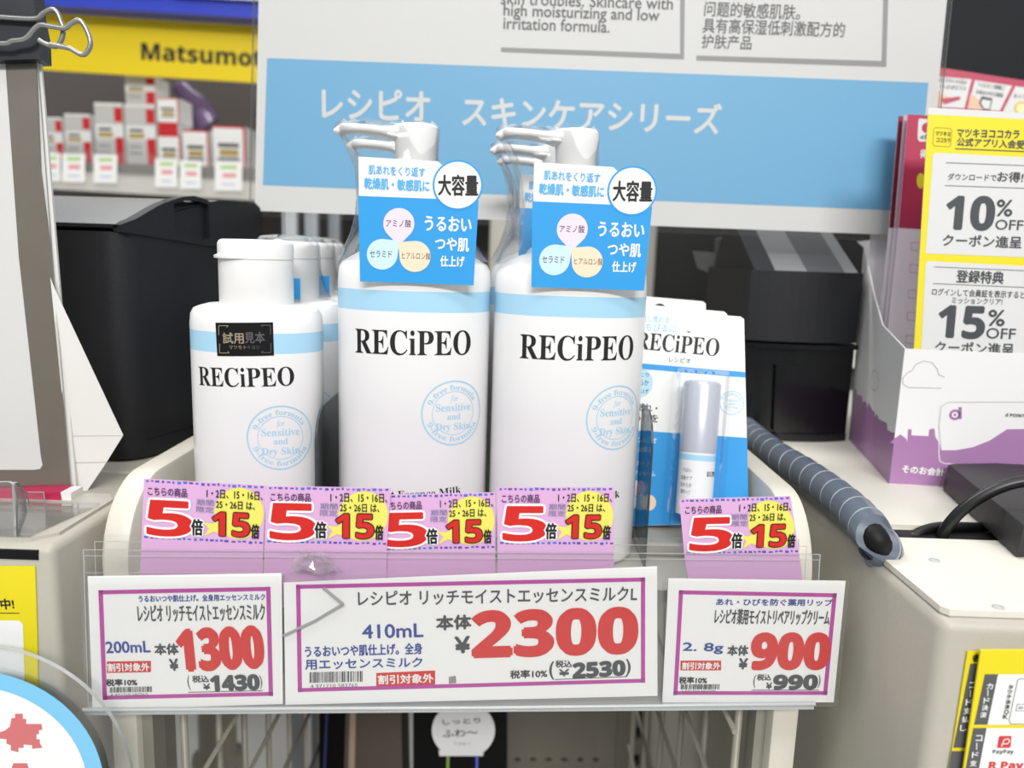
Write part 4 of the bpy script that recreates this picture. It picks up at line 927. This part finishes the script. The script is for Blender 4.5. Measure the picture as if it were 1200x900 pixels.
# bulldog clip on the notice
CP = NP.shift(.006); t = thing('bulldog_clip', 'black bulldog clip with looped wire handles on top of the left notice', 'clip', CP.P(15, 60))
mb = MB(); mb.prism(CP, [(-60, -30), (36, -30), (40, 12), (46, 42), (47, 69), (-60, 72)], mat('clip_black', '#22262c', .3), -.012, 0); mb.build('clip_body', t)
WG = mat('wire_steel', '#9a9a98', .25, metal=.6)
mb = MB(); q = CP.shift(.003)
mb.tube([q.P(*p) for p in [(-40, 18), (0, 20), (40, 22), (50, 16), (60, 11), (67, 15), (72, 27), (74, 33), (73, 44), (67, 54), (57, 53), (45, 47)]], .0011, WG, 10, res=6); mb.build('wire_handle', t)
mb = MB(); q = CP.shift(.006)
mb.tube([q.P(*p) for p in [(-40, 48), (4, 51), (14, 48), (30, 45), (45, 30), (60, 31), (76, 33), (84, 27), (93, 24), (101, 34), (106, 50), (102, 61), (95, 64), (82, 57), (68, 54), (58, 52)]], .0011, WG, 10, res=6); mb.build('wire_handle', t)
# clear acrylic leaflet tray with crimson packet
AC2 = clear('tray_acrylic', '#fdfdfd', .05, .7, haze=.04)
t = thing('acrylic_tray', 'clear acrylic leaflet tray on the left counter, below the notice', 'tray', (-.215, .335, CZ))
TPl = Plane((0, .312, 0)); z0 = CZ+.0004
mb = MB(); x1 = TPl.uv(16, 640).x; q = TPl
mb.prism(q, [(-90, 566), (10, 565), (16, 568), (18, 585), (18.5, 625), (24, 641), (-90, 641)], AC2, -.0015, 0, side=EDGE); mb.build('front_wall', t)
mb = MB(); sx0 = Skew(q.P(17, 600), Vector((.26, .97, 0))); mb.prism(sx0, [(16, 566), (20, 565), (25, 570), (29, 578), (31, 601), (18.5, 637)], AC2, -.001, .0005, side=EDGE); mb.build('side_wall', t)
mb = MB(); p = onc(52, 628); a_ = onc(90, 613); mb.box((-.34, .309, z0), (-.199, .3120, z0+.0035), AC2); slab(mb, [(-.34, .3125), (-.199, .3125), (-.192, .352), (-.34, .352)], z0, z0+.0016, AC2); mb.build('base_plate', t)
pl = Plane((0, .352, 0)); mb = MB(); mb.prism(pl, [(31, 577), (50, 577), (54, 598), (35, 600)], AC2, -.001, 0, side=EDGE); mb.build('divider_tab', t)
pk = Plane((0, .358, 0)); mb = MB()
CR = mat('packet_crimson', '#b5204f', .45)
mb.prism(pk, [(-60, 577), (70, 577), (75, 606), (-60, 606)], CR, -.012, 0); mb.prism(pk, [(70.2, 577.2), (82.5, 578), (83, 597), (75.3, 606)], mat('packet_white', '#e6e4e4', .5), -.011, -.0005)
tag(mb.build('leaflet_packet'), 'crimson packet with white end behind the clear tray, under the notice', 'packet')
# yellow notice and round sign on the left counter front
pl = Plane((0, YFL-.0002, 0)); mb = MB(); mb.prism(pl, [(-120, 663), (42, 663), (44.5, 740), (46, 830), (-120, 830)], YELS, 0, .0006); q = pl.shift(.0006)
mb.poly(q, [(-120, 727), (22, 727), (27, 731), (30, 830), (-120, 830)], PAPER, 1)
mb.text(q, '中!', (2, 714), (17, 713.5), 13, INK, bold=.03, lay=1); mb.line(q, (-60, 718), (23, 718.5), 1, INK, 1)
tag(mb.build('yellow_notice'), 'yellow notice on the front of the left counter', 'sign')
rs = Plane((0, .288, 0)); mb = MB(); c = (-42, 925)
t = thing('round_sign', 'round clear sign with blue ring and pixelated red mark, bottom left corner', 'sign', rs.P(-30, 900))
def circ(rx, ry=None, n=72): return [(c[0]+rx*math.cos(2*math.pi*k/n), c[1]+(ry or rx)*math.sin(2*math.pi*k/n)) for k in range(n)]
mb.prism(rs, circ(197, 170), MATS['holder_acrylic'], -.002, 0, side=EDGE); mb.build('clear_disc', t)
mb = MB(); q = rs.shift(.0004); mb.prism(q, circ(164, 140), mat('ring_blue', '#7cc3ea', .45), -.0003, 0); mb.poly(q, circ(145, 122), PAPER, 1)
RD = mat('mark_red', '#cd6f72', .5)
px_ = [(-2, 858), (6, 856), (12, 851), (14, 841), (18, 841), (18, 836), (27, 836), (27, 842), (31, 842), (31, 848), (49, 848), (50, 855), (46, 855), (46, 860), (43, 860), (43, 866), (47, 866), (47, 871), (50, 876), (38, 877), (38, 873), (28, 872), (28, 876), (22, 876), (22, 881), (13, 879), (13, 873), (8, 871), (8, 866), (0, 865)]
mb.poly(q, px_, RD, 2); mb.poly(q, [(14, 900), (16, 894), (32, 894), (34, 900), (36, 906), (12, 906)], RD, 2); mb.build('printed_face', t)

# dark change bin at the back of the left counter
by = .46; B0 = onc(150, 552); B0 = Vector((at_y(150, 400, .43).x, .43, CZ))
dirR = Vector((.38, .92, 0)).normalized(); LR = .115
RP = Skew(B0, dirR)                       # its right-hand side
t = thing('change_machine', 'dark grey change machine with speckled lid on the left counter behind the notice', 'machine', B0)
zt_ = RP.uv(150, 272).y; sl = RP.uv(238, 288).y
fl = Vector((-1, .05, 0))*.34; bk_ = dirR*LR
mb = MB(); bm = bmesh.new()
def pr8(z_front, z_back, lo=0, inset=0.0):
    base = [B0+fl, B0, B0+bk_, B0+fl+bk_]
    return base
cs = pr8(0, 0); zz = [zt_, zt_, sl, sl]
vb_ = [bm.verts.new(p) for p in cs]; vt = [bm.verts.new(p+Vector((0, 0, z))) for p, z in zip(cs, zz)]
bm.faces.new(vb_[::-1]); bm.faces.new(vt)
for i in range(4): bm.faces.new((vb_[i], vb_[(i+1) % 4], vt[(i+1) % 4], vt[i]))
bmesh.ops.recalc_face_normals(bm, faces=bm.faces[:])
ed = [e for e in bm.edges if abs((e.verts[0].co-e.verts[1].co).z) > .08]
bmesh.ops.bevel(bm, geom=ed, offset=.012, segments=5, profile=.5, affect='EDGES'); mb.bm(bm, DARK)
mb.line(RP, (172, 515), (234, 498), 1.2, BLK, 1); mb.build('body', t)
mb = MB(); outer = [(143, 272), (139, 263.5), (157, 256.6), (170, 249), (181, 242.5), (190, 238), (200, 234.5), (212, 231), (226, 229.5), (238, 232.5), (250, 240), (260, 248), (267, 256), (272, 267), (275, 281), (275, 291), (241, 288)]
hole = [(202, 238), (215, 235.5), (230, 235.5), (243, 240), (244, 279), (240, 281.5), (207, 272.5), (203.5, 268)]
mb.prism(RP, outer, DARK, -.006, .0012, holes=[hole]); mb.build('side_cheek', t)
mb = MB(); mb.prism(RP, [(198, 234.5), (246, 238), (247, 284), (199, 273)], BLK, -.0052, -.0032); mb.build('handle_recess', t)
mb = MB(); hz = RP.uv(139, 263.5).y; bz = RP.uv(226, 230.5).y
f0 = B0+Vector((0, 0, zt_+.001)); 
def lidp(off, s_, z): return B0+off+dirR*s_+Vector((0, 0, z))
rows = []
for off in (fl, fl*.5, fl*.09, Vector((-.012, .0006, 0)), Vector((-.002, .0001, 0))):
    rows.append([lidp(off, s_, z) for s_, z in ((.004, zt_+.0005), (-.004, zt_+.0035), (-.003, hz-.0015), (0, hz), (.02, hz+(bz-hz)*.30), (.045, hz+(bz-hz)*.66), (.075, bz-.001), (LR-.006, bz), (LR, bz-.004), (LR, sl+.001))])
mb.loft(rows, DARK); 
nn = len(rows[0])
for a, b in zip(rows, rows[1:]):
    mb.add([p+Vector((0, 0, .0004)) for k in range(3, 8) for p in (a[k], b[k])], [(2*k, 2*k+1, 2*k+3, 2*k+2) for k in range(4)], LIDG, True)
mb.build('lid', t)

# ================================================================== back shelf with boxes, far behind on the left
YB_ = 1.45; BKP = Plane((0, YB_, 0)); D = Plane((0, YB_+.28, 0))
t = thing('store_shelf', 'dark store shelf unit with yellow header lettered in black, far left background', 'shelf', (-.62, YB_+.15, FLOORZ))
xl, xr = BKP.P(-60, 150).x, BKP.P(470, 150).x
DK = mat('shelf_dark', '#625c5a', .5, .1, 50)
zsh = BKP.P(170, 193).z
mb = MB(); mb.box((xl, YB_+.27, FLOORZ), (xr+.6, YB_+.285, .85), DK); mb.build('back_panel', t)
mb = MB(); mb.prism(BKP, [(-60, -60), (470, -30), (470, 41), (-60, 8)], mat('header_blue', '#3246c8', .4), .004, .05); mb.build('blue_strip', t)
mb = MB(); mb.prism(BKP, [(-60, 8), (470, 41), (470, 107.5), (-60, 75)], mat('header_yellow', '#f5d714', .4), -.004, 0)
mb.text(BKP, 'Matsumoto', (166, 70), (324, 79.5), 17.5, INK, 'sb', .02); mb.build('header_panel', t)
mb = MB(); mb.prism(BKP, [(60, -60), (213, -60), (211, 7), (120, 1.5), (60, -2)], PAPER, .052, .06); mb.prism(BKP, [(216, -60), (420, -50), (420, 19), (216, 8)], PAPER, .056, .062); mb.build('white_top_card', t)
mb = MB(); mb.box((xl, YB_-.005, zsh-.05), (xr+.6, YB_+.27, zsh), mat('shelf_board_grey', '#8f8c86', .5)); mb.build('shelf_board', t)
mb = MB(); mb.prism(BKP, [(-60, 193), (470, 222), (470, 245), (-60, 215)], mat('shelf_rail_grey', '#c9c6c0', .35), .005, .012); mb.build('price_rail', t)
mb = MB(); mb.prism(BKP, [(-60, 168), (470, 198), (470, 222), (-60, 196)], AC2, .010, .013, side=EDGE); mb.build('clear_fence', t)
mb = MB(); mb.box((xl, YB_+.25, FLOORZ), (xr+.6, YB_+.27, zsh-.051), DK); mb.build('base_cabinet', t)
GREYB = mat('carton_grey', '#c3c2bf', .5); BRED = mat('carton_red', '#c81e24', .45); GOLD = mat('carton_gold', '#b59d58', .5)
def carton(label, x0, y0, x1, kind, Yd=.03, zb_=None, dep=.06):
    pl = Plane((0, YB_+Yd, 0)); a, b = pl.P(x0, y0), pl.P(x1, y0+(x1-x0)*.03); z0 = zsh+.0003 if zb_ is None else zb_
    mb = MB(); W, H = b.x-a.x, a.z-z0; q = Plane((a.x, YB_+Yd, z0))
    mb.box((a.x, YB_+Yd, z0), (b.x, YB_+Yd+dep, z0+H), PAPER if kind else mat('carton_white', '#e9e8e6', .5))
    r4 = lambda u0, v0, u1, v1, m_, l=1: mb.poly(q, [(u0*W, v0*H), (u1*W, v0*H), (u1*W, v1*H), (u0*W, v1*H)], m_, l, True)
    if kind == 0:
        r4(0, 0, .76, .42, GREYB); r4(0, .66, 1, .96, GREYB); r4(.70, .70, .99, .93, BRED, 2); r4(.70, .02, .99, .45, BRED, 2)
        r4(.12, .56, .58, .60, INK, 2); r4(.10, .45, .62, .53, GOLD, 2); r4(.1, .30, .5, .32, GREYINK, 2); r4(.1, .20, .5, .22, GREYINK, 2)
    elif kind == 1:
        r4(0, .95, 1, 1, BRED); r4(.93, 0, 1, 1, BRED); r4(.15, .50, .80, .60, GREYINK, 2); r4(.2, .30, .78, .46, GOLD, 2); r4(.15, .20, .8, .26, INK, 2)
    else: r4(0, 0, 1, 1, BRED)
    tag(mb.build('carton'), label, 'box', 'cartons on the back shelf'); return z0+H
carton('grey and white carton with red corners, leftmost on the back shelf', 46, 137, 72, 0)
carton('grey and white carton with red corners, second from left on the back shelf', 75, 133, 105, 0)
carton('tall grey and white carton with red corners, single, third from left', 110, 120, 143, 0)
zt1 = carton('tall grey and white carton with red corners, with another stacked on it', 146, 122, 181, 0)
carton('grey and white carton stacked on a tall one, touching the yellow header', 146, 88, 181, 0, zb_=zt1+.0004)
zt2 = carton('small white carton with red edge at the bottom of the three-high stack', 185, 158, 211, 1)
zt3 = carton('red carton lying in the middle of the three-high stack', 185, 143, 208, 2, zb_=zt2+.0004)
carton('small white carton with red edge on top of the three-high stack', 184, 114, 209, 1, zb_=zt3+.0004)
carton('small white carton with red edge, second from right on the back shelf', 214, 152, 244, 1)
carton('small white carton with red edge, rightmost on the back shelf', 249, 147, 287, 1)
pp = Plane((0, YB_+.12, 0)); mb = MB(); ra = []
for f, hw in ((0, .004), (.08, .016), (.3, .020), (.55, .026), (.8, .028), (.95, .022), (1, .006)):
    cx_, cy_ = 208+f*40, 97+f*52; p = pp.P(cx_, cy_); dn = Vector((.75, 0, .62))
    ra.append([p+dn*(hw*math.cos(2*math.pi*k/14)*(1+random.uniform(-.12, .12)))+Vector((0, 1, 0))*(.014*math.sin(2*math.pi*k/14)*min(1, hw/.015)) for k in range(14)])
mb.loft(ra, mat('pouch_purple', '#6d5a80', .2, .6, 90, spec=.8)); tag(mb.build('foil_pouch'), 'crinkled purple pouch leaning above the cartons on the back shelf', 'pouch')
for lab, q in (('white price ticket leftmost on the back shelf edge', (50, 179, 71)), ('white price ticket second from left on the back shelf edge', (73, 180, 100)), ('white price ticket third from left on the back shelf edge', (110, 181, 137.5)), ('white price ticket below the three-high carton stack', (182, 186, 208)), ('white price ticket fifth from left on the back shelf edge', (211, 188, 236)), ('white price ticket rightmost on the back shelf edge', (252, 190, 284))):
    x0, y0, x1 = q; pl = BKP.shift(.0145); mb = MB(); mb.prism(pl, [(x0, y0), (x1, y0+.6), (x1, y0+34), (x0, y0+33.4)], PAPER, 0, .0008); q = pl.shift(.0008); w_ = x1-x0
    mb.poly(q, [(x0+w_*.2, y0+4), (x1-w_*.2, y0+4.3), (x1-w_*.2, y0+8.3), (x0+w_*.2, y0+8)], mat('ticket_green', '#a9cf7a', .5), 1); mb.poly(q, [(x0+w_*.28, y0+13), (x1-w_*.22, y0+13.2), (x1-w_*.22, y0+18.2), (x0+w_*.28, y0+18)], mat('ticket_pink', '#e59a9f', .5), 1); mb.poly(q, [(x0+w_*.25, y0+25), (x1-w_*.25, y0+25.3), (x1-w_*.25, y0+27.3), (x0+w_*.25, y0+27)], mat('ticket_blue', '#b9c3e0', .5), 1)
    tag(mb.build('price_ticket'), lab, 'price ticket', 'tickets on the back shelf edge')
# stock standing on the floor-level shelf behind the bottles
g = Plane((0, 1.30, 0))
for i, (x0, x1, y0, col, lab) in enumerate(((330, 347, 236, '#a9adb3', 'pale grey upright panel left of the gap under the sign'), (356, 372, 236, '#8b9097', 'mid grey upright panel under the sign, behind the flip-top bottles'), (384, 398, 236, '#6d727a', 'slim grey upright panel just left of the left pump bottle'), (575, 612, 240, '#a8a69a', 'putty grey upright panel between the two pump bottles'), (745, 772, 240, '#8e8c86', 'taupe upright panel right of the right pump bottle'))):
    a, b = g.P(x0, y0), g.P(x1, y0); mb = MB(); mb.bbox((a.x, 1.30, FLOORZ), (b.x, 1.32, a.z+.03), mat('upright_'+'abcde'[i], col, .4), .003)
    tag(mb.build('display_upright'), lab, 'panel', 'upright panels behind the bottles')

# ================================================================== under the rack
t = thing('gondola_frame', 'beige slotted gondola frame with perforated shelf edge, seen below the price rail', 'shelf frame', (.06, .8, FLOORZ))
g = Plane((0, .77, 0)); mb = MB(); a, b = g.P(724, 870), g.P(772, 870)
slots = [[(745.5+dx, y), (751.5+dx, y), (751+dx, y+14), (745+dx, y+14)] for y, dx in ((832, 1), (852, 0), (884, -2), (905, -3), (935, -4))]
GB = mat('gondola_beige_shaded', '#7d786c', .5)  # beige darkened to stand in for the shadow falling under the rack
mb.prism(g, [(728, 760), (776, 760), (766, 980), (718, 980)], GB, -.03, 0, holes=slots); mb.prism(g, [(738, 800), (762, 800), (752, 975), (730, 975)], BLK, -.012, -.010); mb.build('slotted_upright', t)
mb = MB(); holes = [[(606+k*18.5+4*math.cos(j*math.pi/5), 891.5+2.6*math.sin(j*math.pi/5)) for j in range(10)] for k in range(6)]
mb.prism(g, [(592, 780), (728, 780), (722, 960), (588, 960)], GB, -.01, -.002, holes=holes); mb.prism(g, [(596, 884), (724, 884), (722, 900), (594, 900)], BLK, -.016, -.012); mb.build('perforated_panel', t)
g = Plane((0, .60, 0))
for x0, x1, col, st, lab in ((372, 404, '#0c0c10', ('#2b3566', '#6b2433'), 'black pouch with blue and red stripes standing below the price rail'), (482, 592, '#0b0b0d', (), 'plain black pouch behind the small round tag, below the rail')):
    mb = MB(); mb.prism(g, [(x0+2, 770), (x1+2, 770), (x1+2, 990), (x0+2, 990)], mat('pouch_black', '#050506', .5, spec=.15), -.05, 0)
    for k, c_ in enumerate(st): mb.poly(g, [(x0+12+k*26, 780), (x0+15+k*26, 780), (x0+6+k*26, 985), (x0+3+k*26, 985)], mat('stripe_'+'ab'[k], c_, .4), 1)
    p = g.P((x0+x1)/2, 990); tag(mb.build('black_pouch'), lab, 'pouch', 'black pouches below the rail')
mb = MB(); mb.prism(g, [(408, 770), (470, 770), (474, 990), (402, 990)], mat('pouch_brown', '#4f433c', .45, .2, 30), -.04, .004); mb.poly(g.shift(.004), [(412, 775), (418, 775), (414, 985), (406, 985)], mat('pouch_tan', '#a08f78', .45), 1); tag(mb.build('brown_pouch'), 'brown pouch with a tan edge between two black pouches below the rail', 'pouch')
t = thing('round_tag', 'round white shelf tag on thin stems below the price rail', 'tag', Plane((0, .54, 0)).P(540, 900))
g = Plane((0, .54, 0)); mb = MB(); c = (543, 856); mb.prism(g, [(c[0]+37*math.cos(R(a)), c[1]+33*math.sin(R(a))) for a in range(-225, 50, 8)]+[(567, 880), (566, 886), (515, 886), (514, 880)], mat('tag_white', '#e3e3e6', .5), -.001, 0)
mb.text(g, 'ふわ〜', (519, 864), (560, 862), 10, INK, bold=.02); mb.text(g, 'しっとり', (519, 849), (563, 847), 7, INK, bold=.02); mb.text(g, 'うるおい', (532, 873), (551, 872.5), 3.5, GREYINK); mb.build('tag_face', t)
mb = MB()
for x, c_ in ((525, '#7f9a3a'), (559, '#4a4fc0')): mb.tube([g.P(x, 886, -.0005), g.P(x-2, 960, -.0005)], .0012, mat('stem_'+c_[1:], c_, .4), 8)
mb.build('stem', t)
mb = MB(); p = at_z(255, 905, FLOORZ); p = Vector((at_y(255, 860, 1.02).x, 1.02, 0)); zc = at_y(255, 880, 1.02).z
mb.lathe([(.036, zc-.012), (.036, zc-.006), (.026, zc), (.026, zc+.10), (.045, zc+.12), (.09, zc+.13), (.09, zc+.30)], mat('pedestal_beige', '#b9b2a4', .45), p); mb.lathe([(.055, FLOORZ+.001), (.055, FLOORZ+.01), (.036, FLOORZ+.02), (.036, zc-.012)], mat('pedestal_beige', '#b9b2a4', .45), p)
tag(mb.build('pedestal'), 'beige stool pedestal seen through the left wire side of the rack', 'pedestal')
